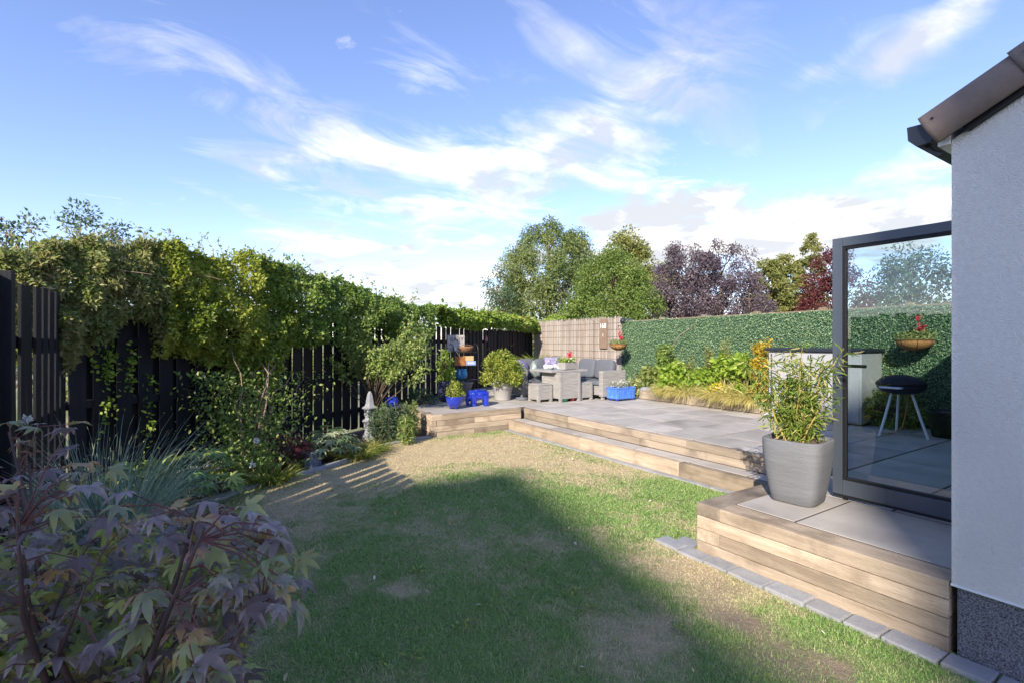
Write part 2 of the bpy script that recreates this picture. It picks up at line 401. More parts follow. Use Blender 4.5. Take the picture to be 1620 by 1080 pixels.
M_rattan = mat('grey_rattan', (.36, .345, .325), (.20, .19, .18), 10, .7, .8, 14, .05, (.4, .4, 9), detail=3)
M_cush = mat('grey_cushion', (.115, .125, .145), (.095, .105, .125), 25, .9, .15, 200)
M_blue = mat('cobalt_glaze', (.010, .035, .42), (.008, .02, .26), 7, .12, spec=.6, coat=.6)
M_teal = mat('turquoise_glaze', (.03, .22, .42), (.02, .12, .30), 9, .15, spec=.6, coat=.5)
M_stone = mat('grey_cast_stone', (.27, .28, .30), (.18, .185, .20), 20, .9, .6, 60)
M_bark = mat('bark', (.15, .11, .08), (.09, .065, .045), 18, .9, .8, 50, 0, (1, 1, .3))
M_vine = mat('pale_vine_bark', (.30, .225, .165), (.18, .13, .09), 25, .85, .5, 70)
M_plank = mat('weathered_plank', (.26, .185, .13), (.17, .12, .085), 4, .85, .4, 40, 0, (6, 6, .5))
M_wire = mat('black_wire', (.02, .02, .022), None, 3, .5)

# ================================================================== SETTING
M_out = mat('dry_ground', (.30, .26, .18), (.22, .22, .12), .5, .95, .4, 8, c3=(.12, .16, .05), s3=.25, t3=(.45, .6))
o = sheet('ground', [(-900, -900), (900, -900), (900, 900), (-900, 900)], -.05, M_out)

KERB = [(-.42, -2.0), (-.45, 1.5), (-.48, 3.2), (-.40, 4.6), (-.05, 5.75), (.45, 6.266), (.95, 6.53), (1.45, 6.80), (1.90, 7.10), (2.30, 7.46), (2.65, 7.76), (3.0, 7.92), (3.46, 7.98)]
LAWN = KERB + [(5.0, 7.90), (5.0, 2.52), (3.40, 2.52), (3.40, -2.0)]
BED = [(-1.2, -2.0), (-1.2, 6.95)] + [(x, fence_y(x) + .05) for x in (-1.1, 3.44)] + [(3.44, 7.98)] + KERB[::-1]
sheet('planting_bed', BED, -.005, M_soil)

DRY = [(G(700, 722), 1.0, .75), (G(560, 748), .9, .75), (G(640, 705), .9, .6), (G(780, 705), 1.1, .7), (G(430, 800), .6, .55), (G(1000, 745), .9, .6), (G(880, 735), .8, .5),
       (G(1085, 905), .42, .8), (G(1040, 1015), .28, .95), (G(960, 1010), .16, .5), (G(1140, 945), .25, .5), (G(640, 935), .16, .5), (G(470, 850), .6, .22), (G(560, 930), .25, .25), (G(1030, 862), .15, .5), (G(800, 860), .35, .3),
       (G(880, 800), .5, -.35), (G(1080, 780), .45, -.5), (G(760, 950), .9, -.25), (G(950, 705), .4, -.45)]
BARE = [(G(1180, 985), .22, .9), (G(1130, 925), .16, .8), (G(1260, 1040), .25, .8), (G(1330, 1060), .15, .6), (G(1210, 1060), .2, .5)]
def dryness(x, y):
    wx = x + .25 * (fbm(x, y, .3, 41) - .5); wy = y + .25 * (fbm(x, y, .3, 43) - .5); x, y = wx, wy
    v = fbm(x, y, .9, 3) * .9 + fbm(x, y, .2, 8) * .9 + fbm(x, y, .06, 12) * .6 - 1.14
    for p, r, w in DRY: v = v + w * np.exp(-((x - p.x) ** 2 + (y - p.y) ** 2) / r ** 2)
    return np.clip(v * 1.15, 0, 1)
def bareness(x, y):
    v = fbm(x, y, .2, 21) * .9 - .55
    for p, r, w in BARE: v = v + .72 * w * np.exp(-((x - p.x) ** 2 + (y - p.y) ** 2) / r ** 2)
    return np.clip(v * 1.6, 0, 1)
def lawn_material(name, green1, green2, straw, soil, transl):
    mt, nt, b = nt_new(name); N, L = nt.nodes, nt.links
    def at(n_):
        a = N.new('ShaderNodeAttribute'); a.attribute_name = n_; return a.outputs['Fac']
    def mix(f, a, c):
        x = N.new('ShaderNodeMix'); x.data_type = 'RGBA'
        L.new(f, x.inputs[0])
        for k, v in ((6, a), (7, c)):
            if isinstance(v, tuple): x.inputs[k].default_value = (*v, 1)
            else: L.new(v, x.inputs[k])
        return x.outputs[2]
    g = mix(at('rnd'), green1, green2)
    c = mix(at('dry'), g, straw); c = mix(at('bare'), c, soil)
    L.new(c, b.inputs['Base Color']); b.inputs['Roughness'].default_value = .75; b.inputs['Specular IOR Level'].default_value = .2
    if transl:
        tr = N.new('ShaderNodeBsdfTranslucent'); L.new(c, tr.inputs[0]); ms = N.new('ShaderNodeMixShader'); ms.inputs[0].default_value = transl
        L.new(b.outputs[0], ms.inputs[1]); L.new(tr.outputs[0], ms.inputs[2]); L.new(ms.outputs[0], N['Material Output'].inputs[0])
    else:
        nz = N.new('ShaderNodeTexNoise'); nz.inputs['Scale'].default_value = 28; nz.inputs['Detail'].default_value = 8; nz.inputs['Roughness'].default_value = .7; tcc = N.new('ShaderNodeTexCoord'); L.new(tcc.outputs['Object'], nz.inputs['Vector'])
        bp = N.new('ShaderNodeBump'); bp.inputs['Distance'].default_value = .02; L.new(nz.outputs[0], bp.inputs['Height']); L.new(bp.outputs[0], b.inputs['Normal'])
    return mt
def lawn():
    st = .05
    xs = np.arange(-.6, 5.2, st); ys = np.arange(-2.0, 8.3, st)
    X, Y = np.meshgrid(xs, ys); nx, ny = len(xs), len(ys)
    Z = (fbm(X, Y, 1.3, 5) - .5) * .03
    idx = np.arange(nx * ny).reshape(ny, nx)
    Fx = np.stack([idx[:-1, :-1], idx[:-1, 1:], idx[1:, 1:], idx[1:, :-1]], -1).reshape(-1, 4)
    cx = X.ravel()[Fx].mean(1); cy = Y.ravel()[Fx].mean(1)
    Fx = Fx[inpoly(cx, cy, LAWN)]
    V = np.stack([X.ravel(), Y.ravel(), Z.ravel() + .012], 1)
    used = np.unique(Fx); remap = np.full(len(V), -1); remap[used] = np.arange(len(used)); V = V[used]; Fx = remap[Fx]
    me = np_mesh('lawn', V, Fx, fbm(V[:, 0], V[:, 1], .25, 2))
    for n_, f in (('dry', dryness), ('bare', bareness)):
        a = me.attributes.new(n_, 'FLOAT', 'POINT'); a.data.foreach_set('value', f(V[:, 0], V[:, 1]).astype(np.float32))
    o = link('lawn', me, lawn_material('lawn_ground', (.13, .22, .06), (.19, .26, .09), (.46, .37, .22), (.26, .20, .14), 0)); o['kind'] = 'structure'
    # blades, denser near the camera
    n = 1100000
    x = rng.uniform(-.6, 5.2, n); y = rng.uniform(-.2, 8.2, n)
    d = x * SN + y * CS; lat = x * CS - y * SN
    keep = inpoly(x, y, LAWN) & (d > 1.6) & (np.abs(lat) < d * 1.08)
    keep &= rng.random(n) < np.clip((3.6 / np.maximum(d, .1)) ** 1.6, .10, 1)
    x, y, d = x[keep], y[keep], d[keep]; dr = dryness(x, y); ba = bareness(x, y)
    k2 = rng.random(len(x)) < (1 - .45 * dr) * (1 - .93 * ba); x, y, d, dr, ba = x[k2], y[k2], d[k2], dr[k2], ba[k2]
    n = len(x); print('grass blades', n)
    ln = np.where(rng.random(n) < .1, rng.uniform(.04, .075, n), rng.uniform(.016, .042, n)) * (1 - .45 * dr) * (.7 + .7 * fbm(x, y, .35, 31)); wd = rng.uniform(.0028, .0052, n) * np.clip(d / 3.2, .9, 2.4)
    an = rng.uniform(0, 2 * np.pi, n); le = rng.uniform(.4, 1.4, n)
    dx, dy = np.cos(an), np.sin(an); z0 = (fbm(x, y, 1.3, 5) - .5) * .03 + .010
    p0 = np.stack([x, y, z0], 1); sd = np.stack([-dy, dx, 0 * x], 1) * wd[:, None] * .5
    mid = p0 + np.stack([dx * le * .35, dy * le * .35, 0 * x + .48], 1) * (ln * .6)[:, None]
    tip = mid + np.stack([dx * le, dy * le, 0 * x + .22], 1) * (ln * .5)[:, None]
    V = np.stack([p0 - sd, p0 + sd, mid + sd * .7, mid - sd * .7, tip], 1).reshape(-1, 3)
    tf = np.array([(0, 1, 2), (0, 2, 3), (3, 2, 4)])
    Fx = (tf[None] + (np.arange(n) * 5)[:, None, None]).reshape(-1, 3)
    rn = np.clip(.5 * rng.random(n) + .5 * fbm(x, y, .3, 2), 0, 1)
    me = np_mesh('grass_blades', V, Fx, np.repeat(rn, 5))
    dv = np.clip(dr * 1.25 + .06 + rng.normal(0, .30, n), 0, 1)
    for n_, v in (('dry', dv), ('bare', ba * .3)):
        a = me.attributes.new(n_, 'FLOAT', 'POINT'); a.data.foreach_set('value', np.repeat(v, 5).astype(np.float32))
    o = link('grass', me, lawn_material('grass_blade', (.15, .30, .06), (.27, .42, .115), (.58, .48, .30), (.34, .27, .18), .2))
    tag(o, 'short lawn grass, green with straw coloured dry patches', 'grass', kind='stuff')
lawn()

# ------------------------------------------------------------------ sleepers
def sleeper(parent, p0, p1, z0, z1, w, m, side=1, name='sleeper'):
    """box from p0 to p1 (outer face line), thickness w to the inner side"""
    p0 = Vector(p0); p1 = Vector(p1); u = (p1 - p0); ln = u.length; a = math.atan2(u.y, u.x)
    y0, y1 = (0, w) if side > 0 else (-w, 0)
    o = MB().box(.002, ln - .002, y0, y1, z0 + .002, z1 - .002).obj(name, m, parent, bevel=.006)
    o.location = (p0.x, p0.y, 0); o.rotation_euler = (random.uniform(-.004, .004), 0, a + random.uniform(-.002, .002)); return o
def course(parent, p0, p1, z0, z1, w, m, cuts, side=1):
    p0 = Vector(p0); p1 = Vector(p1); c = [0] + list(cuts) + [1]
    for a, b in zip(c[:-1], c[1:]): sleeper(parent, p0.lerp(p1, a), p0.lerp(p1, b), z0, z1, w, m, side)
# near deck wall: front at x 3.37, side at y 2.52
t = thing('sleeper_wall', 'four-course timber sleeper wall edging the small deck beside the house wall', 'sleeper wall')
for k in range(4):
    z0, z1 = .1 * k, .1 * k + .1; fr = 2.52 if k % 2 == 0 else 2.32
    if k == 3: fr = 2.32
    if k == 2: fr = 2.52
    sleeper(t, (3.37, .955), (3.37, fr if k != 1 else 2.32), z0, z1, .2, M_wood, -1)
    if k in (1, 3): sleeper(t, (3.37, 2.52), (5.0, 2.52), z0, z1, .2, M_woodg if k == 3 else M_wood, -1)
    else: sleeper(t, (3.575, 2.52), (5.0, 2.52), z0, z1, .2, M_wood, -1)
# lower step: tread front at x 5.0
t = thing('sleeper_wall', 'single tall timber riser of the lower step above the lawn', 'sleeper wall')
course(t, (5.0, 2.56), (5.0, 7.88), -.02, .2, .1, M_wood, (.27, .62), -1)
t = thing('sleeper_wall', 'two-course timber riser between the step and the raised patio', 'sleeper wall')
course(t, (5.35, 2.56), (5.35, 7.88), .2, .3, .1, M_woodg, (.45,), -1)
course(t, (5.35, 2.56), (5.35, 7.88), .3, .4, .1, M_woodg, (.3, .75), -1)
# left wall of the patio: front at y 8.08, side towards the fence
t = thing('sleeper_wall', 'four-course timber wall under the blue pot and elephant stool', 'sleeper wall')
for k in range(5):
    z0, z1 = .1 * k - .1, .1 * k
    a = 3.46 if k % 2 == 0 else 3.57
    course(t, (a, 7.94), (5.33, 7.94), z0, z1, .1, M_wood, (.42,) if k % 2 else (.12,), 1)
    course(t, (3.46, 8.95), (3.46, 8.05 if k % 2 == 0 else 7.94), z0, z1, .1, M_wood, (), 1)
# raised bed by the hedge screen
t = thing('sleeper_wall', 'low timber sleeper edge of the flower bed under golden grasses', 'sleeper wall')
course(t, (8.42, 7.8), (8.42, 4.9), .4, .58, .1, M_woodg, (.52,), 1)
sleeper(t, (8.42, 7.8), (9.5, 7.8), .4, .58, .1, M_woodg, -1)
sheet('raised_bed', [(8.52, 4.9), (HX(4.9), 4.9), (HX(7.7), 7.7), (8.52, 7.7)], .55, M_soil)

# ------------------------------------------------------------------ paving
fy = fence_y
PATIO = [(5.45, 2.32), (5.45, 8.05), (3.56, 8.05), (3.56, fy(3.56)), (9.3, fy(9.3)), (9.84, 9.7), (HX(.96), .96), (3.57, .96), (3.57, 2.32)]
PATIO = [(3.56, 8.04), (3.56, fy(3.56) + .3), (9.9, fy(9.9)), (9.84, 9.7), (HX(.96), .96), (3.57, .96), (3.57, 2.32), (5.45, 2.32), (5.45, 8.04)]
me = bpy.data.meshes.new('patio'); n_ = len(PATIO)
me.from_pydata([(x, y, .0) for x, y in PATIO] + [(x, y, .3955) for x, y in PATIO], [], [tuple(range(n_, 2 * n_))] + [(i, (i + 1) % n_, n_ + (i + 1) % n_, n_ + i) for i in range(n_)])
bm = bmesh.new(); bm.from_mesh(me); bmesh.ops.recalc_face_normals(bm, faces=bm.faces); bm.to_mesh(me); bm.free()
patio = link('patio', me, M_joint); patio['kind'] = 'structure'
SLABM = {}
def slab(parent, x0, x1, y0, y1, z):
    lx, ly = round(x1 - x0 - .018, 3), round(y1 - y0 - .018, 3)
    k = (lx, ly)
    if k not in SLABM:
        SLABM[k] = MB().box(-lx / 2, lx / 2, -ly / 2, ly / 2, -.03, 0).mesh('slab', bevel=.004); SLABM[k].materials.append(M_slab)
    o = link('slab', SLABM[k], None, parent, ((x0 + x1) / 2, (y0 + y1) / 2, z + random.uniform(-.002, .002)))
    o.rotation_euler = (random.uniform(-.002, .002), random.uniform(-.002, .002), 0)
def pave(x0, x1, y0, y1, poly, course_w=.6, axis='x'):
    y = y0
    while y < y1 - .05:
        w = min(course_w, y1 - y); x = x0
        first = random.choice((.6, .9, .45))
        while x < x1 - .05:
            l = first if x == x0 else random.choice((.9, .6, .9))
            l = min(l, x1 - x)
            if x1 - x - l < .2: l = x1 - x
            if inpoly(np.array([x + l / 2]), np.array([y + w / 2]), poly)[0]: slab(patio, x, x + l, y, y + w, .4)
            x += l
        y += w
pave(5.45, 8.40, 2.33, 13.4, [(5.4, 2.3), (5.4, fy(5.4) - .1), (9.6, fy(9.6) - .1), (9.7, 2.3)])
pave(8.40, 9.3, 7.9, 12.6, [(5.4, 2.3), (5.4, fy(5.4) - .1), (9.5, fy(9.5) - .1), (9.5, 2.3)])
pave(8.40, 9.0, 1.0, 4.85, [(8, 0), (9.1, 0), (9.1, 5), (8, 5)])
pave(3.57, 5.45, 8.05, 11.2, [(3.5, 8), (3.5, fy(3.5) - .2), (5.5, fy(5.5) - .1), (5.5, 8)])
for xs in ((3.575, 4.42), (4.42, 5.45), (5.45, 6.35), (6.35, 7.25), (7.25, 8.4)):
    yy = .965
    for dy in ((.90, .455) if xs[0] < 4 else (.62, .735)):
        slab(patio, xs[0], xs[1], yy, yy + dy, .4); yy += dy
step = link('step_tread', MB().box(5.1, 5.35, 2.56, 7.88, .0, .1955).mesh('step_tread'), M_joint); step['kind'] = 'structure'
yy = 2.57
while yy < 7.8:
    l = min(random.choice((.9, .75, .6)), 7.87 - yy)
    slab(step, 5.1, 5.35, yy, yy + l, .2); yy += l + .0
# paver edging beside the near deck and kerbs
t = thing('paver_edging', 'row of grey stone pavers set in the lawn along the deck wall', 'edging')
yy = -.6
while yy < 2.6:
    l = random.uniform(.19, .27)
    o = MB().box(-.075, .075, -l / 2 + .006, l / 2 - .006, -.05, 0).obj('paver', M_kerb, t, bevel=.008)
    o.location = (3.285 + random.uniform(-.012, .008), yy + l / 2, .035 + random.uniform(-.004, .004)); o.rotation_euler = (random.uniform(-.02, .02), random.uniform(-.02, .02), random.uniform(-.05, .05)); yy += l
for i in range(1):
    o = MB().box(-.1, .1, -.08, .08, -.05, 0).obj('paver', M_kerb, t, bevel=.008); o.location = (3.40, 2.64, .035); o.rotation_euler = (0, 0, .15)
t = thing('kerb_edging', 'curved grey concrete edging between the lawn and the fence border', 'kerb')
for i in range(3, len(KERB) - 1):
    a, b = Vector(KERB[i]), Vector(KERB[i + 1]); u = b - a
    o = MB().box(.004, u.length - .004, -.05, .06, -.08, .045).obj('kerb_stone', M_kerb, t, bevel=.008); o.location = (a.x, a.y, 0); o.rotation_euler = (0, 0, math.atan2(u.y, u.x))
t = thing('kerb_edging', 'thin concrete strip at the foot of the lower step', 'kerb')
for k in range(6):
    boxpart('kerb_stone', M_kerb, t, 4.90, 4.99, 2.64 + k * .87, 2.64 + k * .87 + .862, -.05, .03, .006)

# ------------------------------------------------------------------ black fence
def fence(origin, u, length, label, pitch=.223, w=.155, top=2.02, back=True, ztop=None):
    t = thing('picket_fence', label, 'fence', (origin[0], origin[1], 0), math.atan2(u[1], u[0]))
    me = [MB().box(-w / 2, w / 2, -.011, .011, .06, top + dz).mesh('slat', bevel=.003) for dz in (-.02, 0, .015)]
    mb = [MB().box(-w_, w_, -.011, .011, .06, top - .03).mesh('rear_slat', bevel=.003) for w_ in (.05, .068)]
    for m_ in me + mb: m_.materials.append(M_black)
    n = int(length / pitch)
    for i in range(n):
        o = link('slat', random.choice(me), None, t, (pitch * (i + .5) + random.uniform(-.008, .008), -.035, 0)); o.rotation_euler = (random.uniform(-.008, .008), random.uniform(-.006, .006), random.uniform(-.02, .02))
        if not back and pitch * (i + 1) < 2.0: link('rear_slat', mb[1], None, t, (pitch * (i + 1.0), .06, 0))  # added on the unseen stretch to close bright gaps mirrored in the door glass
        if back: link('rear_slat', mb[0 if i < 34 else 1], None, t, (pitch * (i + 1.0) + (.045 if i < 34 else .02) + random.uniform(-.012, .012), .06, 0))
    for z in (.35, .95, 1.62):
        o = MB().box(0, length, -.022, .045, z, z + .09).obj('rail', M_black, t, bevel=.004)
    k = 0.0
    while k < length:
        boxpart('post', M_black, t, k - .045, k + .045, .046, .13, 0, top + .02); k += 2.4
    return t
CORN = Vector((-1.133, 6.895))
fence(CORN, FU, 13.4, 'long black painted picket fence under the climbers behind the border')
t = fence((-1.13, 2.2), (0, 1), 4.66, 'short black picket fence return at the left edge of the photo', top=2.12, back=False)
boxpart('end_post', M_black, t, 2.38, 2.47, -.12, -.05, 0, 2.14)

# ------------------------------------------------------------------ brush screen and hedge screen
def panel_frame(a, b):
    a, b = Vector(a), Vector(b); u = b - a; return a, u.length, math.atan2(u.y, u.x)
BA, BB = P(846, 17.4).xy, Vector((9.84, 9.72))
a, ln, ang = panel_frame(BA, BB)
t = thing('brush_screen', 'brown willow reed screen behind the corner sofa', 'screen', (a.x, a.y, 0), ang)
n = 900; V = []; Fx = []
mb = MB()
for i in range(n):
    x = ln * (i + random.random()) / n; r = random.uniform(.0035, .0075); tp = 2.30 + random.uniform(-.05, .07); l = random.uniform(-.02, .02)
    mb.tube([(x, -.02 + random.uniform(-.012, .012), .38), (x + l, -.02 + random.uniform(-.012, .012), tp)], r, 4, False)
me = mb.mesh('reeds'); at = me.attributes.new('rnd', 'FLOAT', 'POINT'); at.data.foreach_set('value', np.repeat(rng.random(n), 8).astype(np.float32))
M_reed = leafmat('willow_reed', [(0, (.21, .16, .125)), (.4, (.33, .27, .225)), (.7, (.32, .30, .28)), (1, (.50, .46, .42))], 0, .8)
o = link('reeds', me, M_reed, t); o['kind'] = 'stuff'
for z in (.6, .8, 1.0, 1.2, 1.4, 1.6, 1.8, 2.0, 2.18):
    MB().tube([(x, -.04, z + .008 * math.sin(x * 9)) for x in np.linspace(0, ln, 14)], .003, 4).obj('binding_wire', M_plank, t)
boxpart('backing_board', mat('brown_board', (.12, .08, .055), (.08, .055, .04), 6, .9), t, 0, ln, .01, .03, .3, 2.24)
for x in (.02, ln * .5, ln - .05): boxpart('post', M_bark, t, x - .05, x + .05, .035, .13, 0, 2.2)
# sign board on the reed screen
sp = BA.lerp(BB, .0); w = ray(957); 
def on_line(px, A, B):
    w = ray(px); A, B = Vector(A), Vector(B); n = Vector((B.y - A.y, A.x - B.x)); return (A.dot(n)) / (w[0] * n.x + w[1] * n.y)
d = on_line(957, BA, BB); q = P(957, d)
t = thing('sign_board', 'tall weathered plank sign with white figures on the reed screen', 'sign', (q.x, q.y, 0), ang)
z0, z1 = zat(551, d), zat(505, d)
boxpart('board', M_plank, t, -.16, .16, -.075, -.05, z0, z1)
text_part('lettering', '168', M_white, t, (0, -.078, z1 - .2), .2, (R(90), 0, 0), .95)
text_part('lettering', 'I', M_white, t, (0, -.078, z1 - .46), .13, (R(90), 0, 0), .95)

a, ln, ang = panel_frame((HX(9.72), 9.72), (HX(.2), .2))
t = thing('hedge_screen', 'green artificial leaf hedge panels covering the boundary fence', 'hedge', (a.x, a.y, 0), ang)
boxpart('backing_panel', mat('hedge_backing', (.03, .075, .045), (.045, .09, .055), 8, .9), t, 0, ln, .02, .05, .3, 2.2)
n = 85000
pts = np.stack([rng.uniform(0, ln, n), rng.uniform(-.045, .02, n), .42 + 1.80 * rng.random(n)], 1)
pts[:, 2] += .02 * np.sin(pts[:, 0] * 5)
hl = leaves('leaf_cover', pts, leafmat('hedge_plastic_leaf', [(0, (.10, .19, .08)), (.5, (.18, .29, .14)), (.85, (.27, .38, .21)), (1, (.45, .54, .37))], .1, .42), t, (.018, .034), .48, np.tile(np.array([0, -1.0, 0]), (n, 1)), .3, .3)
for k in range(8):
    x = .05 + k * 1.32
    boxpart('post', M_plank, t, x - .05, x + .05, .06, .15, 0, 2.27)
boxpart('top_rail', M_plank, t, 0, ln, .055, .10, 2.16, 2.225)
# solar lamp on corner post
q = Vector((HX(9.72), 9.72)); t = thing('post_lamp', 'small dark floodlight on the post where reed screen meets hedge', 'lamp', (q.x - .03, q.y - .05, 2.22), R(-60))
MB().lathe([(.0, -.06), (.075, -.06), (.085, 0), (.06, .07), (0, .08)], 14).obj('lamp_head', M_gutter, t, True).rotation_euler = (R(80), 0, 0)
boxpart('bracket', M_gutter, t, .05, .26, -.02, .02, -.02, .06)

# ------------------------------------------------------------------ house wing
hx = 3.37; yc = .945
t = thing('house_wing', 'pale roughcast gable wall of the house at the right edge', 'house')
zr = 2.73; pit = R(28); yr = -2.6
me = bpy.data.meshes.new('wall')
zrid = zr + (yc - yr) * math.tan(pit); y2 = 2 * yr - yc
prof = [(yc, .39), (yc, zr), (yr, zrid), (y2, zr), (y2, .39)]
V = [(hx, y, z) for y, z in prof] + [(hx + 6.5, y, z) for y, z in prof]
# front face, back, side left wall broken by the door opening (3.9..6.6 , up to 2.5)
me.from_pydata(V, [], [(0, 1, 2, 3, 4), (9, 8, 7, 6, 5), (1, 6, 7, 2), (2, 7, 8, 3), (3, 8, 9, 4), (4, 9, 5, 0)]); me.update()
wall = link('wall', me, M_render, t)
bpart = lambda n_, m_, *a, **k: boxpart(n_, m_, t, *a, **k)
bpart('side_wall', M_render, hx + .002, 4.36, yc - .25, yc - .002, .39, zr, bevel=0)
bpart('side_wall', M_render, 7.4, hx + 6.5, yc - .25, yc - .002, .39, zr, bevel=0)
bpart('lintel', M_render, 4.36, 7.4, yc - .25, yc - .002, 2.52, zr, bevel=0)
bpart('plinth', M_plinth, hx + .018, hx + 6.4, y2 + .02, yc - .018, -.1, .388, bevel=.003)
bpart('render_bead', M_white, hx - .004, hx + .010, y2, yc + .004, .384, .395, bevel=.002)
bpart('door_track', M_alu, 4.36, 7.4, yc - .2, yc - .06, .39, .43)
# verge tiles, roof slab, fascia, gutter
sdir = Vector((0, -math.cos(pit), math.sin(pit))); ndir = Vector((0, math.sin(pit), math.cos(pit)))
cs = [(.30, .0), (.06, .012), (.0, .006), (-.035, -.012), (-.055, -.045), (-.062, -.095), (-.06, -.185)]
org = Vector((hx, 1.075, zr + .145))
for k in range(8):
    mb = MB(); L0, L1 = k * .40, k * .40 + .47; rows = []
    for j, s_ in enumerate((0, .02, .25, L1 - L0)):
        lift = .022 * (1 - s_ / .47)
        gr = 1.0 + .10 * (1 - s_ / .47)
        for (cx, cn) in cs:
            p = org + sdir * (L0 + s_) + ndir * (cn * (gr if cn < 0 else 1) + lift) + Vector((cx * (gr if cx < 0 else 1), 0, 0))
            mb.v.append(tuple(p))
    m_ = len(cs)
    for j in range(3):
        for i in range(m_ - 1): mb.f.append((j * m_ + i, j * m_ + i + 1, (j + 1) * m_ + i + 1, (j + 1) * m_ + i))
    # closed lower end
    c0 = org + sdir * (L0 + .004) + ndir * -.05 + Vector((.07, 0, 0)); mb.v.append(tuple(c0)); ci = len(mb.v) - 1
    for i in range(m_ - 1): mb.f.append((i + 1, i, ci))
    o = mb.obj('verge_tile', M_tile, t, smooth=True)
    md = o.modifiers.new('thick', 'SOLIDIFY'); md.thickness = .014; md.offset = -1
    nh = org + sdir * (L0 + .05) + ndir * -.05 + Vector((-.066, 0, 0))
    MB().tube([nh + Vector((.02, 0, 0)), nh + Vector((-.004, 0, 0))], .006, 8).obj('nail_head', M_seal, o)
mb = MB(); e0 = org + Vector((.28, 0, -.03))
a0 = e0; a1 = e0 + sdir * 4.0
mb.add([a0, a1, a1 + Vector((6.2, 0, 0)), a0 + Vector((6.2, 0, 0)), a0 - ndir * .05, a1 - ndir * .05, a1 + Vector((6.2, 0, 0)) - ndir * .05, a0 + Vector((6.2, 0, 0)) - ndir * .05],
       [(0, 1, 2, 3), (4, 5, 6, 7), (0, 1, 5, 4), (1, 2, 6, 5), (2, 3, 7, 6), (3, 0, 4, 7)])
mb.obj('roof', M_tile, t)
bpart('undercloak', M_gutter, hx - .03, hx + .3, yc + .02, yc + .03, zr + .05, zr + .1)
mb = MB(); q0 = org + ndir * -.175 + Vector((-.03, 0, 0))
for s_ in (0.12, 3.8):
    for dx in (0, .1):
        for dn in (-.03, .005): mb.v.append(tuple(q0 + sdir * s_ + Vector((dx, 0, 0)) + ndir * dn))
mb.f += [(0, 1, 3, 2), (4, 6, 7, 5), (0, 4, 5, 1), (2, 3, 7, 6), (0, 2, 6, 4), (1, 5, 7, 3)]
mb.obj('verge_bedding', M_seal, t)
bpart('fascia_end', M_white, hx - .012, hx + 6.3, yc + .003, yc + .055, zr - .02, zr + .115, bevel=.003)
mb = MB()
gp = [(1.005, .13), (1.0, .05), (1.03, .02), (1.09, .02), (1.125, .06), (1.13, .135)]
for xx in (hx - .03, hx + 6.2):
    for (y, z) in gp: mb.v.append((xx, y, zr + z - .01))
k = len(gp)
for i in range(k - 1): mb.f.append((i, i + 1, k + i + 1, k + i))
mb.f.append(tuple(range(k)))
o = mb.obj('gutter', M_gutter, t); md = o.modifiers.new('thick', 'SOLIDIFY'); md.thickness = .004
mb = MB(); mb.tube([(hx + .03, 1.07, zr + .02), (hx + .03, 1.03, zr - .03), (hx + .03, .998, zr - .05)], .012, 6).obj('gutter_bracket', M_gutter, t)

# ------------------------------------------------------------------ glazed door leaf standing open
DX, DY0, DY1, DZ0, DZ1 = 4.385, .99, 1.985, .445, 2.50
t = thing('glazed_door', 'open dark grey framed glass door leaf standing out from the house', 'door')
fw = .072
for nm, a in (('stile', (DX, DX + .06, DY1 - fw, DY1, DZ0, DZ1)), ('stile', (DX, DX + .06, DY0, DY0 + fw, DZ0, DZ1)), ('top_rail', (DX, DX + .06, DY0 + fw + .001, DY1 - fw - .001, DZ1 - fw, DZ1)), ('bottom_rail', (DX, DX + .06, DY0 + fw + .001, DY1 - fw - .001, DZ0, DZ0 + .12))):
    boxpart(nm, M_alu, t, *a, bevel=.004)
yi0, yi1, zi0, zi1 = DY0 + fw, DY1 - fw, DZ0 + .12, DZ1 - fw
for a in ((DX + .008, DX + .05, yi1 - .022, yi1 - .001, zi0, zi1), (DX + .008, DX + .05, yi0 + .001, yi0 + .022, zi0, zi1), (DX + .008, DX + .05, yi0 + .023, yi1 - .023, zi0 + .001, zi0 + .022), (DX + .008, DX + .05, yi0 + .023, yi1 - .023, zi1 - .022, zi1 - .001)):
    boxpart('glazing_seal', M_seal, t, *a, bevel=.002)
M_glass = glassmat()
pane = MB().add([(DX + .028, yi0 + .02, zi0 + .02), (DX + .028, yi1 - .02, zi0 + .02), (DX + .028, yi1 - .02, zi1 - .02), (DX + .028, yi0 + .02, zi1 - .02)], [(0, 1, 2, 3)]).obj('pane', M_glass, t)
h = boxpart('handle', M_seal, t, DX + .061, DX + .078, DY1 - .06, DY1 - .03, 1.32, 1.52)
boxpart('lever', M_seal, h, DX + .098, DX + .118, DY1 - .20, DY1 - .03, 1.46, 1.485)
boxpart('drip_bar', M_seal, t, DX + .01, DX + .05, DY0, DY1, DZ0 - .022, DZ0 - .002)
boxpart('pivot_pin', M_seal, t, DX + .02, DX + .04, DY0 + .05, DY0 + .08, .40, DZ0 - .02)
boxpart('pivot_pin', M_seal, t, DX + .02, DX + .04, DY1 - .10, DY1 - .07, .40, DZ0 - .02)

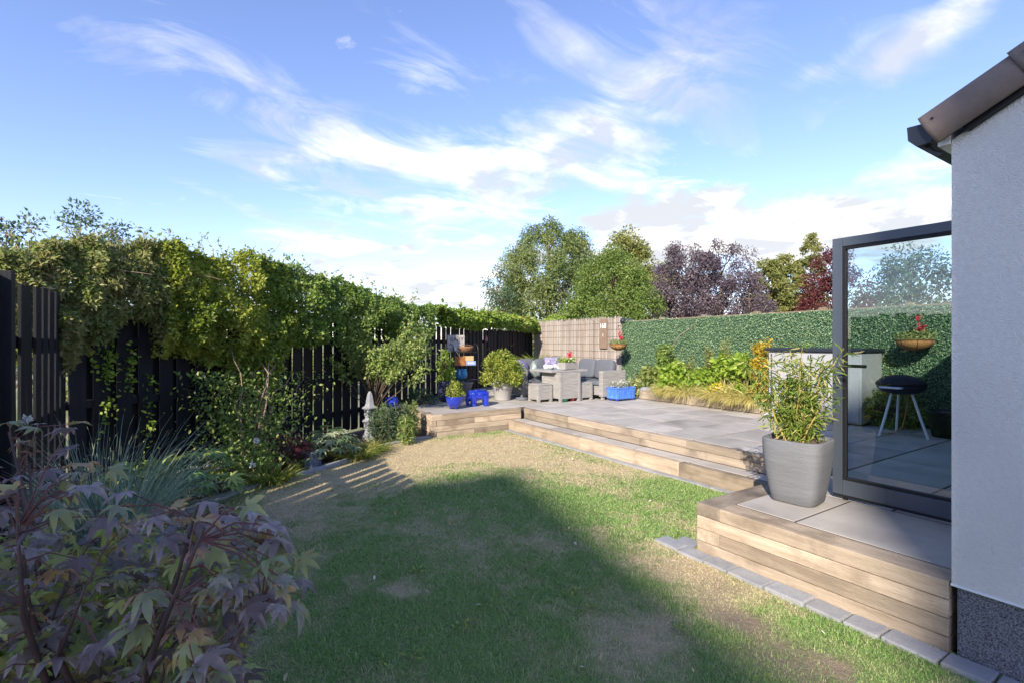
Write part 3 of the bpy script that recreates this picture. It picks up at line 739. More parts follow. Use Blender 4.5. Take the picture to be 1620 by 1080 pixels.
# ------------------------------------------------------------------ unseen blocks added and shaped to cast shade on lawn and gable
M_rend2 = mat('cream_render', (.78, .75, .70), (.70, .67, .62), 20, .9, .4, 90)
def gable_block(name, label, prof, x0, x1, wall_m, roof_m):
    t = thing(name, label, 'house')
    n = len(prof); V = [(x0, y, z) for y, z in prof] + [(x1, y, z) for y, z in prof]
    me = bpy.data.meshes.new('wall'); me.from_pydata(V, [], [tuple(range(n)), tuple(range(2 * n - 1, n - 1, -1))] + [(i, n + i, n + (i + 1) % n, (i + 1) % n) for i in range(n)])
    bm = bmesh.new(); bm.from_mesh(me); bmesh.ops.recalc_face_normals(bm, faces=bm.faces); bm.to_mesh(me); bm.free()
    link('wall', me, wall_m, t)
    for i in range(1, n - 2):
        (ya, za), (yb, zb) = prof[i], prof[i + 1]
        mb = MB(); mb.add([(x0 - .1, ya, za + .01), (x0 - .1, yb, zb + .01), (x1 + .1, yb, zb + .01), (x1 + .1, ya, za + .01), (x0 - .1, ya, za + .1), (x0 - .1, yb, zb + .1), (x1 + .1, yb, zb + .1), (x1 + .1, ya, za + .1)],
               [(0, 1, 2, 3), (4, 5, 6, 7), (0, 1, 5, 4), (1, 2, 6, 5), (2, 3, 7, 6), (3, 0, 4, 7)]).obj('roof', roof_m, t)
    return t
kx_ = math.tan(SUN_EL) / math.cos(SUN_AZ); my_ = math.tan(SUN_AZ)
XH = -26.0
def cast(x, y, z=0.0): return (y - (x - XH) * my_, z + (x - XH) * kx_)      # where the sun ray to this point crosses x = XH
cl, ca, cr_ = cast(2.46, 1.53), cast(3.45, 5.35), cast(2.266, 5.53)
ya_ = cast(3.32, 1.15, .4)[0]; sr = (ca[1] - cr_[1]) / (cr_[0] - ca[0]); yr_ = ca[0] + (ca[1] - 2.7) / sr
t = gable_block('shade_caster', 'tall unseen gabled block far beyond the left fence, added to shade the lawn', [(ya_ + .02, 0), (ya_ + .02, cl[1] - .25), (ca[0], ca[1] - .1), (yr_, 2.6), (yr_, 0)], XH - 5, XH, M_rend2, M_tile)
for k in range(4):
    for y in (.8, 3.0):
        w = boxpart('window', M_white, t, XH, XH + .05, ya_ + y, ya_ + y + 1.2, 1.2 + k * 3.2, 2.7 + k * 3.2); boxpart('pane', M_gutter, w, XH + .05, XH + .06, ya_ + y + .07, ya_ + y + 1.13, 1.27 + k * 3.2, 2.63 + k * 3.2)
hA = 3.3 + (3.4 - XH) * kx_
t = gable_block('shade_caster', 'tallest unseen block behind the camera, added to shade the gable wall', [(-3.6, 0), (-3.6, hA - .6), (-1.8, hA + .6), (0, hA), (0, 0)], -5, 0, M_rend2, M_tile)
t.location = (XH, ya_ - .02, 0); t.rotation_euler = (0, 0, SUN_AZ)

# ------------------------------------------------------------------ foliage materials
L_clem = leafmat('dusty_clematis_leaf', [(0, (.12, .18, .05)), (.4, (.22, .27, .09)), (.75, (.34, .32, .14)), (1, (.46, .40, .25))], .42)
L_gold = leafmat('yellow_green_leaf', [(0, (.11, .17, .03)), (.45, (.23, .29, .05)), (.8, (.40, .42, .08)), (1, (.52, .49, .14))], .42)
L_ivy = leafmat('ivy_leaf', [(0, (.10, .17, .04)), (.5, (.19, .28, .065)), (.85, (.31, .37, .10)), (1, (.42, .40, .19))], .4)
L_creeper = leafmat('creeper_leaf', [(0, (.08, .15, .025)), (.5, (.18, .27, .045)), (.9, (.32, .39, .08)), (1, (.30, .16, .08))], .4)
L_apple = leafmat('fruit_tree_leaf', [(0, (.11, .18, .045)), (.5, (.23, .31, .08)), (1, (.42, .46, .17))], .42)
L_ash = leafmat('ash_leaf', [(0, (.10, .15, .05)), (.5, (.18, .23, .08)), (1, (.30, .32, .12))], .4)
L_round = leafmat('bay_tree_leaf', [(0, (.085, .14, .03)), (.5, (.155, .22, .05)), (1, (.25, .30, .08))], .35)
L_lime = leafmat('lime_tree_leaf', [(0, (.13, .16, .045)), (.5, (.23, .245, .075)), (1, (.35, .33, .12))], .4)
L_plum = leafmat('purple_plum_leaf', [(0, (.075, .06, .075)), (.5, (.13, .10, .12)), (1, (.22, .17, .18))], .3)
L_red = leafmat('red_maple_leaf', [(0, (.055, .014, .018)), (.5, (.12, .03, .035)), (1, (.2, .07, .06))], .35)
L_blue = leafmat('grey_green_shrub_leaf', [(0, (.04, .08, .04)), (.5, (.09, .14, .075)), (1, (.16, .21, .11))], .35)
L_hyd = leafmat('hydrangea_leaf', [(0, (.13, .22, .03)), (.5, (.25, .36, .05)), (1, (.42, .50, .09))], .4)
L_spike = leafmat('spire_leaf', [(0, (.10, .16, .04)), (.5, (.21, .26, .07)), (1, (.42, .42, .17))], .4)
L_euo = leafmat('golden_euonymus_leaf', [(0, (.20, .20, .03)), (.5, (.46, .33, .03)), (1, (.62, .46, .06))], .35)
L_hak = leafmat('golden_grass_blade', [(0, (.40, .37, .10)), (.5, (.56, .50, .18)), (1, (.66, .58, .30))], .35)
L_day = leafmat('strap_leaf', [(0, (.07, .13, .02)), (.6, (.19, .24, .04)), (1, (.40, .34, .12))], .4)
L_misc = leafmat('blue_green_grass', [(0, (.14, .22, .15)), (.6, (.27, .37, .27)), (1, (.50, .55, .42))], .3)
L_fat = leafmat('fatsia_leaf', [(0, (.09, .18, .05)), (.5, (.19, .29, .08)), (1, (.42, .48, .12))], .3, .35)
L_fat2 = leafmat('pale_fatsia_leaf', [(0, (.09, .14, .06)), (.5, (.19, .25, .12)), (1, (.38, .42, .26))], .3, .35)
L_bam = leafmat('bamboo_leaf', [(0, (.09, .16, .03)), (.5, (.20, .29, .05)), (.85, (.36, .38, .09)), (1, (.5, .42, .2))], .35)
M_cane = mat('bamboo_cane', (.42, .33, .10), (.33, .22, .07), 10, .5)
L_petal = leafmat('white_petal', [(0, (.7, .66, .6)), (1, (.8, .8, .76))], .3)
L_pink = leafmat('pink_petal', [(0, (.55, .03, .06)), (1, (.75, .12, .16))], .3)

# ------------------------------------------------------------------ climbers on the fence
TOP = [(-40, 392), (0, 398), (60, 394), (110, 388), (160, 392), (230, 392), (290, 400), (340, 408), (400, 412), (450, 426), (520, 448), (600, 470), (650, 484), (700, 494), (760, 503), (830, 510), (880, 507)]
def interp(tab, px): return np.interp(px, [a for a, b in tab], [b for a, b in tab])
def climber(name, label, px0, px1, BOT, n, m, size, width, T, thick=.4, extra_top=0, cat='climber', pw=1.0):
    t = thing(name, label, cat)
    px = rng.uniform(px0, px1, n)
    top = interp(TOP, px) - 2 + (44 if px0 < 600 else 16) * (fbm(px, px * 0, 34, 4) - .5) + 14 * (vnoise(px, px * 0, 7, 6) - .5); bot = interp(BOT, px) + (95 if px0 < 600 else 18) * (fbm(px, px * 0 + 3, 28, 9) - .5)
    v = rng.random(n) ** pw; py = top + (bot - top) * v
    d = np.array([fence_d(p) for p in px]); z = H + (540 - py) * d / F
    bul = thick * (.42 + .45 * np.sin(np.clip(v, 0, 1) * 2.9)) * (.35 + 1.3 * fbm(px, py, 30, 12))
    off = rng.uniform(-.5, 1, n) ** 1 * bul; off = np.where(off < 0, off * .7, off)
    off = np.where(rng.random(n) < .6, bul * rng.uniform(.75, 1.05, n), off)
    w = np.array([ray(p) for p in px])
    pts = np.stack([w[:, 0] * d + FN.x * (off + .05), w[:, 1] * d + FN.y * (off + .05), z], 1)
    gaps = fbm(px * 1.0, py * 1.0, 26, 14); keep = (gaps > .22 + .10 * v ** 2) | (rng.random(n) < .15)
    pts = pts[keep]; k = len(pts)
    out = np.tile(np.array([FN.x * .7 - ld.x * .8, FN.y * .7 - ld.y * .8, .45]), (k, 1))
    base = fbm(px[keep], py[keep], 60, 17)
    leaves('foliage', pts, m, t, size, width, out, .45, .45, T, rnd=np.clip(.55 * rng.random(k) + .9 * (base - .25), 0, 1))
    # woody runners and loose shoots on top
    mb = MB()
    for i in range(int((px1 - px0) / 22)):
        p = random.uniform(px0, px1); dd = fence_d(p); q = P(p, dd); zt = H + (540 - interp(TOP, p)) * dd / F
        x0 = Vector((q.x + FN.x * .12, q.y + FN.y * .12, zt - random.uniform(.2, .9))); pts_ = [x0]; dr = Vector((random.uniform(-1, 1) * FU.x, random.uniform(-1, 1) * FU.y, random.uniform(-.4, .9)))
        for s_ in range(5):
            dr += Vector((random.uniform(-.5, .5), random.uniform(-.5, .5), random.uniform(-.5, .4))) * .7; pts_.append(pts_[-1] + dr.normalized() * .11 + Vector((FN.x, FN.y, 0)) * .02)
        mb.tube(pts_, [.007, .006, .005, .004, .003, .002], 4)
    mb.obj('stems', M_vine, t)['kind'] = 'stuff'
    sh = []; so = []; mb = MB()
    for i in range(int((px1 - px0) / 8)):
        p = random.uniform(px0, px1); dd = fence_d(p); q = P(p, dd); zt = H + (540 - interp(TOP, p)) * dd / F
        x0 = Vector((q.x + FN.x * random.uniform(0, .3), q.y + FN.y * random.uniform(0, .3), zt - .12)); dr = Vector((random.uniform(-.6, .6), random.uniform(-.6, .6), 1.0)); ps = [x0]; L_ = random.uniform(.05, .09)
        for s_ in range(5):
            dr += Vector((random.uniform(-.3, .3), random.uniform(-.3, .3), -.12)); ps.append(ps[-1] + dr.normalized() * L_)
            for _ in range(3): sh.append(ps[-1] + Vector((random.gauss(0, .015), random.gauss(0, .015), random.gauss(0, .015)))); so.append(dr.normalized())
        mb.tube(ps, .003, 3)
    mb.obj('shoots', M_vine, t)['kind'] = 'stuff'
    leaves('shoot_leaves', np.array([tuple(s) for s in sh]), m, t, (size[0] * .8, size[1] * .9), width, np.array([tuple(s) for s in so]), .2, .3, T)
    return t
climber('clematis', 'dusty brown-green clematis over the left end of the black fence', -30, 265, [(-40, 560), (40, 560), (70, 585), (110, 570), (150, 520), (200, 500), (265, 520)], 30000, L_clem, (.05, .085), .38, T_DIAMOND, .42)
climber('honeysuckle', 'bright yellow-green honeysuckle mound on the fence above the woody trunk', 235, 440, [(230, 530), (260, 545), (300, 555), (345, 590), (380, 625), (410, 620), (440, 570)], 34000, L_gold, (.04, .07), .5, T_DIAMOND, .5)
climber('ivy', 'dark green ivy and tangled stems on the fence left of the fruit tree', 400, 705, [(400, 590), (440, 560), (480, 528), (520, 522), (560, 535), (600, 525), (650, 515), (705, 515)], 36000, L_ivy, (.045, .075), .6, T_DIAMOND, .5)
climber('creeper', 'light green large-leaved creeper hanging over the far fence corner', 690, 905, [(690, 518), (720, 512), (760, 516), (800, 520), (840, 524), (880, 520), (905, 512)], 11000, L_creeper, (.09, .15), .7, T_OVAL, .42)
# woody trunk of the honeysuckle
t = thing('climber_trunk', 'twisted pale woody climber trunk rising from the border', 'trunk', (0, 0, 0))
bx = G(398, 752); random.seed(11)
for i in range(11):
    tx = random.uniform(345, 470) if i < 8 else random.uniform(430, 520); ty = random.uniform(520, 610); dd = fence_d(tx) - .35
    e = P(tx, dd, zat(ty, dd)); b = bx + Vector((random.uniform(-.12, .12), random.uniform(-.1, .1), 0)); pts_ = []
    for s_ in range(9):
        f = s_ / 8; wob = math.sin(f * math.pi); 
        pts_.append(b.lerp(e, f ** .9) + Vector((random.gauss(0, .05), random.gauss(0, .04), random.gauss(0, .02))) * wob + Vector((0, 0, .18 * wob)))
    r0 = random.uniform(.008, .019)
    MB().tube(pts_, [r0 * (1 - .6 * s_ / 8) for s_ in range(9)], 6).obj('stem', M_vine, t, True)
pts = []
for i in range(4200):
    f = random.random(); tx = random.gauss(395, 30 + 20 * f); ty = 735 - 150 * f; dd = 6.0 + (fence_d(tx) - 6.4) * f ** .8 + random.uniform(-.25, .3); pts.append(tuple(P(tx, dd, max(zat(ty, dd), .03))))
leaves('foliage', np.array(pts), L_ivy, t, (.04, .075), .5, None, .4, .6, T_DIAMOND)
# ivy creeping between the slats
t = thing('ivy', 'small ivy sprays climbing the slats at the left of the fence', 'climber')
pts = []
for i in range(16):
    p = random.uniform(130, 330); y0 = random.uniform(560, 700); dd = fence_d(p) - .06
    for k in range(26): 
        yy = y0 + random.gauss(0, 16); pts.append(tuple(P(p + random.gauss(0, 6), dd + random.uniform(-.04, .03), max(zat(yy, dd), .05))))
leaves('foliage', np.array(pts), L_hyd, t, (.035, .06), .75, np.tile(np.array([FN.x, FN.y, .2]), (len(pts), 1)), .3, .3, T_OVAL)

# ------------------------------------------------------------------ trees and shrubs
def tree(name, label, xy, ztop, rad, zlow, nclump, nleaf, lsize, m, prof, clump_r, width=.5, droop=.35, trunk_r=.14, seed=1, zb=-.05, flat=1.0, limbs=True, cat='tree', group=None, up=.6):
    """prof(h) -> relative radius at relative height h"""
    rr = np.random.default_rng(seed); t = thing(name, label, cat, (xy[0], xy[1], zb), 0, group)
    hh = rr.random(nclump * 4); an = rr.uniform(0, 2 * np.pi, nclump * 4)
    rel = np.array([prof(h) for h in hh]); keep = rr.random(nclump * 4) < (rel / max(rel.max(), 1e-6)) * .9 + .08
    hh, an, rel = hh[keep][:nclump], an[keep][:nclump], rel[keep][:nclump]
    rad_ = rel * rad * rr.uniform(.35, 1.0, len(hh)) ** .55
    C = np.stack([np.cos(an) * rad_, np.sin(an) * rad_, zlow + hh * (ztop - zlow) - zb], 1)
    if limbs:
        mb = MB(); mb.tube([(0, 0, 0), (rr.normal(0, .05), rr.normal(0, .05), (zlow - zb) * .6), (0, 0, (zlow + (ztop - zlow) * .45) - zb), (0, 0, (zlow + (ztop - zlow) * .85) - zb)], [trunk_r, trunk_r * .8, trunk_r * .5, trunk_r * .15], 8)
        for i in range(0, len(C), max(1, len(C) // 34)):
            c = Vector(C[i]); s0 = Vector((0, 0, max(.3, c.z - abs(c.xy.length) * .9 - .3))); md = s0.lerp(c, .55) + Vector((0, 0, -.08 * rad))
            mb.tube([s0, md, c], [trunk_r * .35, trunk_r * .2, trunk_r * .05], 5)
        mb.obj('trunk', M_bark, t, True)
    per = max(1, nleaf // len(C)); n = per * len(C)
    cr = np.repeat(rr.uniform(.6, 1.25, len(C)) * clump_r, per)
    g = rr.normal(size=(n, 3)); g = nrm(g) * (rr.random(n) ** .45)[:, None] * cr[:, None]; g[:, 2] *= flat
    pts = np.repeat(C, per, 0) + g; pts[:, 2] = np.maximum(pts[:, 2], .03)
    cl = np.repeat(rr.random(len(C)), per)
    leaves('crown', pts, m, t, lsize, width, nrm(g + 1e-6), droop, up, T_DIAMOND, rnd=np.clip(.5 * cl + .5 * rr.random(n), 0, 1))
    return t
dome = lambda h: math.sqrt(max(0, 1 - (h * 1.0) ** 2.2)) * (1 if h > .15 else .75 + h * 1.6)
egg = lambda h: math.sin(math.pi * min(1, .12 + .86 * h)) ** .7
cone = lambda h: (1 - h) ** .75 * .95 + .10
vase = lambda h: .45 + .75 * math.sin(math.pi * min(1, h * .95 + .02)) ** .8 - .25 * h
T_ = lambda px, d: P(px, d)
tree('ash_tree', 'tall feathery green tree behind the fence corner, leftmost of the background trees', T_(868, 27), zat(356, 27), 3.1, 1.2, 170, 52000, (.11, .22), L_ash, egg, .62, .33, .5, .2, 3)
tree('elder_tree', 'loose dark branchy sapling at the left foot of the tall feathery tree', T_(786, 24), zat(425, 24), 1.0, 1.4, 26, 1500, (.10, .18), L_blue, egg, .42, .45, .4, .06, 31)
tree('bay_tree', 'dense round clipped bright green tree above the reed screen', T_(967, 21), zat(398, 21), 2.25, .8, 420, 42000, (.07, .13), L_round, dome, .34, .55, .2, .18, 5)
tree('lime_tree', 'olive yellow-green tree top peeping behind the round tree', T_(990, 31), zat(374, 31), 1.9, 2.5, 70, 16000, (.13, .24), L_lime, egg, .55, .55, .3, .18, 6)
tree('lime_tree', 'small yellow-green tree between the round tree and the purple trees', T_(1048, 29), zat(400, 29), 1.0, 2.0, 30, 3800, (.12, .2), L_lime, egg, .45, .55, .3, .12, 16)
tree('plum_tree', 'left taller purple-leaved tree above the hedge screen', T_(1085, 25), zat(390, 25), 1.75, 1.2, 100, 20000, (.09, .17), L_plum, vase, .42, .38, .3, .12, 7)
tree('plum_tree', 'right broad purple-leaved tree above the hedge screen', T_(1140, 24), zat(388, 24), 2.0, 1.0, 120, 26000, (.09, .17), L_plum, vase, .45, .38, .3, .12, 8)
tree('maple_tree', 'low dusky purple bush at the right of the purple trees', T_(1185, 22), zat(440, 22), 1.0, 1.2, 40, 5500, (.08, .14), L_plum, dome, .35, .4, .3, .08, 28)
tree('golden_conifer', 'yellow-green layered conifer nearest the purple trees', T_(1216, 27), zat(404, 27), 1.6, .6, 130, 24000, (.10, .18), L_lime, cone, .36, .5, .1, .1, 9, flat=.5)
tree('golden_conifer', 'yellow-green conifer with broken crown between its two neighbours', T_(1250, 28), zat(398, 28), 1.7, .6, 130, 24000, (.10, .18), L_lime, cone, .36, .5, .1, .1, 10, flat=.5)
tree('spire_conifer', 'tall slim green conifer with pointed top next to red maple', T_(1283, 28), zat(369, 28), 1.3, 1.0, 260, 22000, (.09, .16), L_lime, cone, .24, .45, .1, .1, 11, flat=.6)
tree('red_maple', 'dark red maple tree beside the glass door frame', T_(1318, 19), zat(392, 19), 1.3, 1.0, 80, 14000, (.07, .13), L_red, dome, .4, .5, .3, .1, 12)
tree('ash_tree', 'pale green tree seen through the top of the glass door', T_(1440, 24), zat(400, 24), 2.4, 1.4, 60, 8000, (.12, .22), L_blue, egg, .6, .5, .3, .14, 13)
# shrubs beyond the left fence
for px, d, top, rad, lab in ((10, 6.3, 305, .42, 'tall grey-green shrub behind the fence at the left picture edge'), (55, 6.6, 345, .5, 'lower grey-green shrub next to the tallest left shrub'), (125, 7.0, 340, .40, 'grey-green shrub with upright tips poking above the clematis'), (170, 7.4, 352, .42, 'rightmost grey-green shrub poking above the clematis')):
    tree('shrub', lab, T_(px, d), zat(top, d), rad, 1.2, 34, 3000, (.04, .075), L_blue, vase, .16, .45, -.2, .03, int(px) + 40, cat='shrub')
# loose green beyond the fence, seen in the gaps
for i, (px, d) in enumerate(((180, 11), (330, 12.5), (470, 15), (560, 18), (640, 21))):
    tree('shrub', ['round green bush behind the fence left of the climber trunk', 'green bush behind the fence at the climber trunk', 'green bush behind the fence left of the stone lantern', 'green bush behind the fence at the stone lantern', 'green bush far behind the fence by the patio'][i], T_(px, d), 1.35, 1.1, .1, 40, 2600, (.08, .14), L_round if i % 2 else L_lime, dome, .4, .5, .3, .05, 60 + i, cat='shrub')

# ================================================================== GARDEN OBJECTS
def rimpot(name, label, cat, loc, prof, m, soil_r, soil_z, power=2.0, n=28, sx=1, sy=1, rotz=0.0):
    t = thing(name, label, cat, loc, rotz)
    MB().lathe(prof, n, power=power, sx=sx, sy=sy).obj('pot', m, t, True)
    MB().lathe([(soil_r, soil_z - .01), (soil_r, soil_z), (soil_r * .5, soil_z + .01), (.001, soil_z + .012)], n, power=power, sx=sx, sy=sy).obj('soil', M_soil, t)
    return t
def bush(name, label, loc, rad, h, n, size, m, width=.5, T=T_OVAL, clumps=30, cr=.1, prof=dome, seed=0, stems=True, cat='shrub', droop=.3, up=.7, group=None, z0=.03):
    """leafy plant rooted at loc"""
    rr = np.random.default_rng(seed + 100); t = thing(name, label, cat, loc, 0, group)
    hh = rr.random(clumps) * (1 - z0) + z0; an = rr.uniform(0, 2 * np.pi, clumps); rd = np.array([prof(x) for x in hh]) * rad * rr.uniform(.25, 1, clumps) ** .6
    C = np.stack([np.cos(an) * rd, np.sin(an) * rd, hh * h], 1)
    if stems:
        mb = MB()
        for c in C[::2]:
            mb.tube([(c[0] * .1, c[1] * .1, 0), (c[0] * .5, c[1] * .5, c[2] * .6), tuple(c)], [.009, .006, .003], 5)
        o = mb.obj('stems', M_bark, t); o['kind'] = 'stuff'
    per = max(1, n // clumps); g = nrm(rr.normal(size=(per * clumps, 3))) * (rr.random(per * clumps) ** .5)[:, None] * cr
    pts = np.repeat(C, per, 0) + g; pts[:, 2] = np.maximum(pts[:, 2], .015)
    leaves('foliage', pts, m, t, size, width, nrm(g + 1e-6), droop, up, T, rnd=np.clip(.45 * np.repeat(rr.random(clumps), per) + .55 * rr.random(per * clumps), 0, 1))
    return t
ZP = .402
# --- grey planter with bamboo
q = Vector((4.075, 2.10, ZP))
M_pot = mat('grey_ribbed_planter', (.165, .17, .18), (.135, .14, .15), 4, .75, .6, 26, 0, (.6, .6, 9))
t = rimpot('planter', 'tall tapered grey planter holding bamboo on the small deck', 'planter', q, [(.0, 0), (.145, 0), (.165, .015), (.185, .12), (.205, .25), (.218, .38), (.222, .49), (.218, .502), (.205, .502), (.20, .47), (0.0, .47)], M_pot, .20, .475, 4.5, 48, rotz=R(8))
tb = thing('bamboo', 'yellowing leafy bamboo growing in the tall grey planter', 'bamboo', q + Vector((0, 0, .47)))
pts = []; outs = []; random.seed(5)
for i in range(26):
    a = random.uniform(0, 6.28); r = random.uniform(0, .15); h = random.choice((random.uniform(.25, .5), random.uniform(.45, .78)))
    b = Vector((math.cos(a) * r, math.sin(a) * r, 0)); lean = Vector((random.gauss(0, .16), random.gauss(0, .16), 1)); lean += b * .9
    ps = [b + lean * h * f + Vector((random.gauss(0, .008), random.gauss(0, .008), 0)) + Vector((lean.x, lean.y, 0)) * (.25 * f * f * h) for f in (0, .25, .5, .75, 1)]
    MB().tube(ps, [.006, .0055, .005, .004, .002], 5).obj('cane', M_cane, tb)
    for k in range(int(24 + h * 110)):
        f = random.uniform(.12, 1) ** .75; j = min(3, int(f * 4)); p = ps[j].lerp(ps[j + 1], f * 4 - j); o_ = Vector((random.gauss(0, 1), random.gauss(0, 1), random.gauss(-.1, .4))).normalized()
        pts.append(tuple(p + o_ * random.uniform(.005, .07))); outs.append(tuple(o_))
for k in range(480):
    a = random.uniform(0, 6.28); r = random.uniform(0, .16); pts.append((math.cos(a) * r, math.sin(a) * r, random.uniform(.01, .2))); outs.append((math.cos(a) * .4, math.sin(a) * .4, .8))
leaves('foliage', np.array(pts), L_bam, tb, (.05, .10), .14, np.array(outs), .25, .3, T_OVAL)

# --- blue three-footed pot with shrub, on the patio corner
def feet(t, r, m, n=3, rr=.03, h=.04):
    for k in range(n):
        a = 2 * math.pi * k / n + .5; MB().superbox(rr * 2, rr * 2, h * 2, (math.cos(a) * r, math.sin(a) * r, h), 2.5, 10, 8).obj('foot', m, t, True)
q = G(719, 646, ZP)
t = rimpot('plant_pot', 'round cobalt blue glazed pot on little feet at the patio corner', 'pot', q, [(.0, .03), (.08, .03), (.125, .07), (.155, .14), (.163, .20), (.172, .225), (.168, .235), (.15, .235), (.145, .2), (0, .2)], M_blue, .145, .205)
feet(t, .07, M_blue)
bush('box_shrub', 'small bright green shrub growing in the footed cobalt pot', q + Vector((0, 0, .2)), .15, .31, 900, (.03, .055), L_gold, .4, T_DIAMOND, 40, .07, egg, 3)
# --- elephant stool
q = G(757, 641, ZP); t = thing('elephant_stool', 'cobalt blue glazed ceramic elephant stool next to the footed pot', 'stool', q, -TH + R(12))
mb = MB()
mb.superbox(.40, .25, .20, (.01, 0, .215), 3.0, 28, 16)
mb.superbox(.17, .20, .22, (-.15, 0, .20), 2.4, 20, 14)
for x, y in ((-.10, .07), (-.10, -.07), (.14, .07), (.14, -.07)): mb.lathe([(.0, 0), (.055, 0), (.058, .02), (.055, .1), (.065, .2), (.0, .2)], 14, (x, y, 0))
mb.tube([(-.20, 0, .2), (-.225, 0, .12), (-.22, 0, .05), (-.205, 0, .0)], [.06, .045, .036, .032], 10)
for sgn in (-1, 1): mb.superbox(.12, .035, .15, (-.10, sgn * .12, .215), 2.3, 14, 10)
o = mb.obj('body', M_blue, t, True); md = o.modifiers.new('r', 'REMESH'); md.mode = 'VOXEL'; md.voxel_size = .009; md.use_smooth_shade = True
md = o.modifiers.new('s', 'SMOOTH'); md.iterations = 6; md.factor = .6
o = MB().superbox(.28, .22, .02, (.02, 0, .312), 3, 20, 6).obj('saddle_pad', M_blue, t, True)
for sgn in (-1, 1): MB().superbox(.014, .012, .02, (-.205, sgn * .07, .24), 2, 8, 6).obj('eye', M_seal, t, True)
# --- big stone-coloured pot with yellow-green shrub
q = G(795, 632, ZP)
M_pale = mat('pale_grey_plastic', (.37, .355, .34), (.33, .315, .30), 5, .55)
t = rimpot('plant_pot', 'large pale grey round pot with moulded rim left of the sofa', 'pot', q, [(.0, 0), (.165, 0), (.175, .02), (.215, .27), (.222, .275), (.225, .285), (.232, .34), (.25, .345), (.255, .375), (.245, .38), (.23, .375), (.22, .33), (0, .33)], M_pale, .22, .335)
bush('rhododendron', 'broad yellow-green leafy shrub in the large pale pot', q + Vector((0, 0, .33)), .50, .70, 3200, (.05, .085), L_gold, .42, T_OVAL, 90, .085, dome, 5, droop=.1)
# --- dark pot with upright plant, pale pot behind, at the fence
q = G(704, 634, ZP); t = rimpot('plant_pot', 'dark blue-black tall pot by the shelf unit', 'pot', q, [(0, 0), (.10, 0), (.13, .03), (.165, .25), (.15, .40), (.165, .43), (.15, .44), (.135, .42), (0, .42)], mat('navy_glaze', (.015, .02, .05), (.03, .035, .06), 6, .25), .13, .425)
bush('camellia', 'upright light green plant in the dark tall pot', q + Vector((0, 0, .42)), .17, .62, 900, (.05, .08), L_creeper, .5, T_OVAL, 30, .07, egg, 6)
q = G(738, 621, ZP) ; t = rimpot('plant_pot', 'small pale grey pot on the paving under the shelf unit', 'pot', q, [(0, 0), (.10, 0), (.155, .24), (.17, .245), (.17, .27), (.15, .27), (.14, .24), (0, .24)], M_pale, .14, .245)
bush('fern', 'low grey-green leafy plant at the patio edge by the dark pot', G(668, 640, ZP) + Vector((0, .1, 0)), .34, .28, 900, (.05, .09), L_blue, .3, T_DIAMOND, 34, .09, dome, 8)
# --- shelf unit with things on it
ds = 12.0; q = P(733, ds, ZP); SR = 0.0
t = thing('shelf_unit', 'black wire plant shelf unit with three tiers against the fence', 'shelf', q, SR)
SZ = [zat(600, ds) - ZP, zat(578, ds) - ZP, zat(557, ds) - ZP]
for x in (-.33, .33):
    for y in (-.15, .15):
        MB().tube([(x, y, 0), (x, y, SZ[2] + .02)], .010, 6).obj('upright', M_wire, t)
    MB().tube([(x, -.15, SZ[2])] + [(x, -.15 * math.cos(a), SZ[2] + .2 * math.sin(a)) for a in np.linspace(.2, 2.9, 8)] + [(x, .15, SZ[2])], .009, 5).obj('hoop', M_wire, t)
for z in SZ:
    s_ = MB().tube([(-.33, -.15, z), (.33, -.15, z), (.33, .15, z), (-.33, .15, z), (-.33, -.15, z)], .009, 5).obj('shelf', M_wire, t)
    for k in range(9):
        y = -.13 + .0325 * k; MB().tube([(-.33, y, z), (.33, y, z)], .004, 4).obj('wire', M_wire, s_)
M_SH = Matrix.Rotation(SR, 4, 'Z')
def onshelf(x, y, z): return q + M_SH @ Vector((x, y, z))
M_terra = mat('terracotta', (.36, .15, .07), (.28, .11, .05), 10, .8, .2, 60)
M_wick = mat('brown_wicker', (.30, .16, .08), (.18, .09, .045), 50, .8, .8, 60, 0, (1, 1, 4))
t2 = thing('basket', 'brown wicker basket on the top tier of the shelf unit', 'basket', onshelf(.08, 0, SZ[2] + .011), SR)
MB().lathe([(0, 0), (.14, 0), (.185, .10), (.19, .13), (.17, .13), (.165, .10), (0, .09)], 20, sx=1, sy=.6).obj('bowl', M_wick, t2, True)
MB().tube([(.17 * math.cos(a), 0, .12 + .05 * math.sin(a)) for a in np.linspace(0, math.pi, 10)], .008, 5).obj('handle', M_wick, t2)
t2 = thing('watering_can', 'small pale metal jug on the left of the top shelf', 'jug', onshelf(-.22, 0, SZ[2] + .011), SR)
MB().lathe([(0, 0), (.05, 0), (.06, .05), (.045, .10), (.05, .12), (.04, .12), (0, .1)], 14).obj('body', mat('pale_tin', (.4, .45, .5), None, 4, .35, metal=.6), t2, True)
MB().tube([(.05, 0, .03), (.09, 0, .07), (.045, 0, .1)], .007, 5).obj('handle', M_wire, t2)
def crate(x, z, w, h, m, label, txt=None):
    t2 = thing('crate', label, 'box', onshelf(x, 0, z), SR)
    for y0, y1 in ((-.1, -.088), (.088, .1)): boxpart('side', m, t2, -w / 2, w / 2, y0, y1, 0, h)
    for x0 in (-w / 2, w / 2 - .012): boxpart('end', m, t2, x0, x0 + .012, -.087, .087, 0, h)
    boxpart('base', m, t2, -w / 2 + .013, w / 2 - .013, -.087, .087, 0, .01)
    if txt: text_part('lettering', txt, M_white, t2, (0, -.102, h / 2), h * .75, (R(90), 0, 0))
M_or = mat('orange_wood', (.42, .17, .05), (.32, .12, .04), 8, .7); M_bl = mat('lilac_card', (.30, .38, .72), None, 5, .7); M_ye = mat('cream_card', (.55, .42, .2), None, 5, .7)
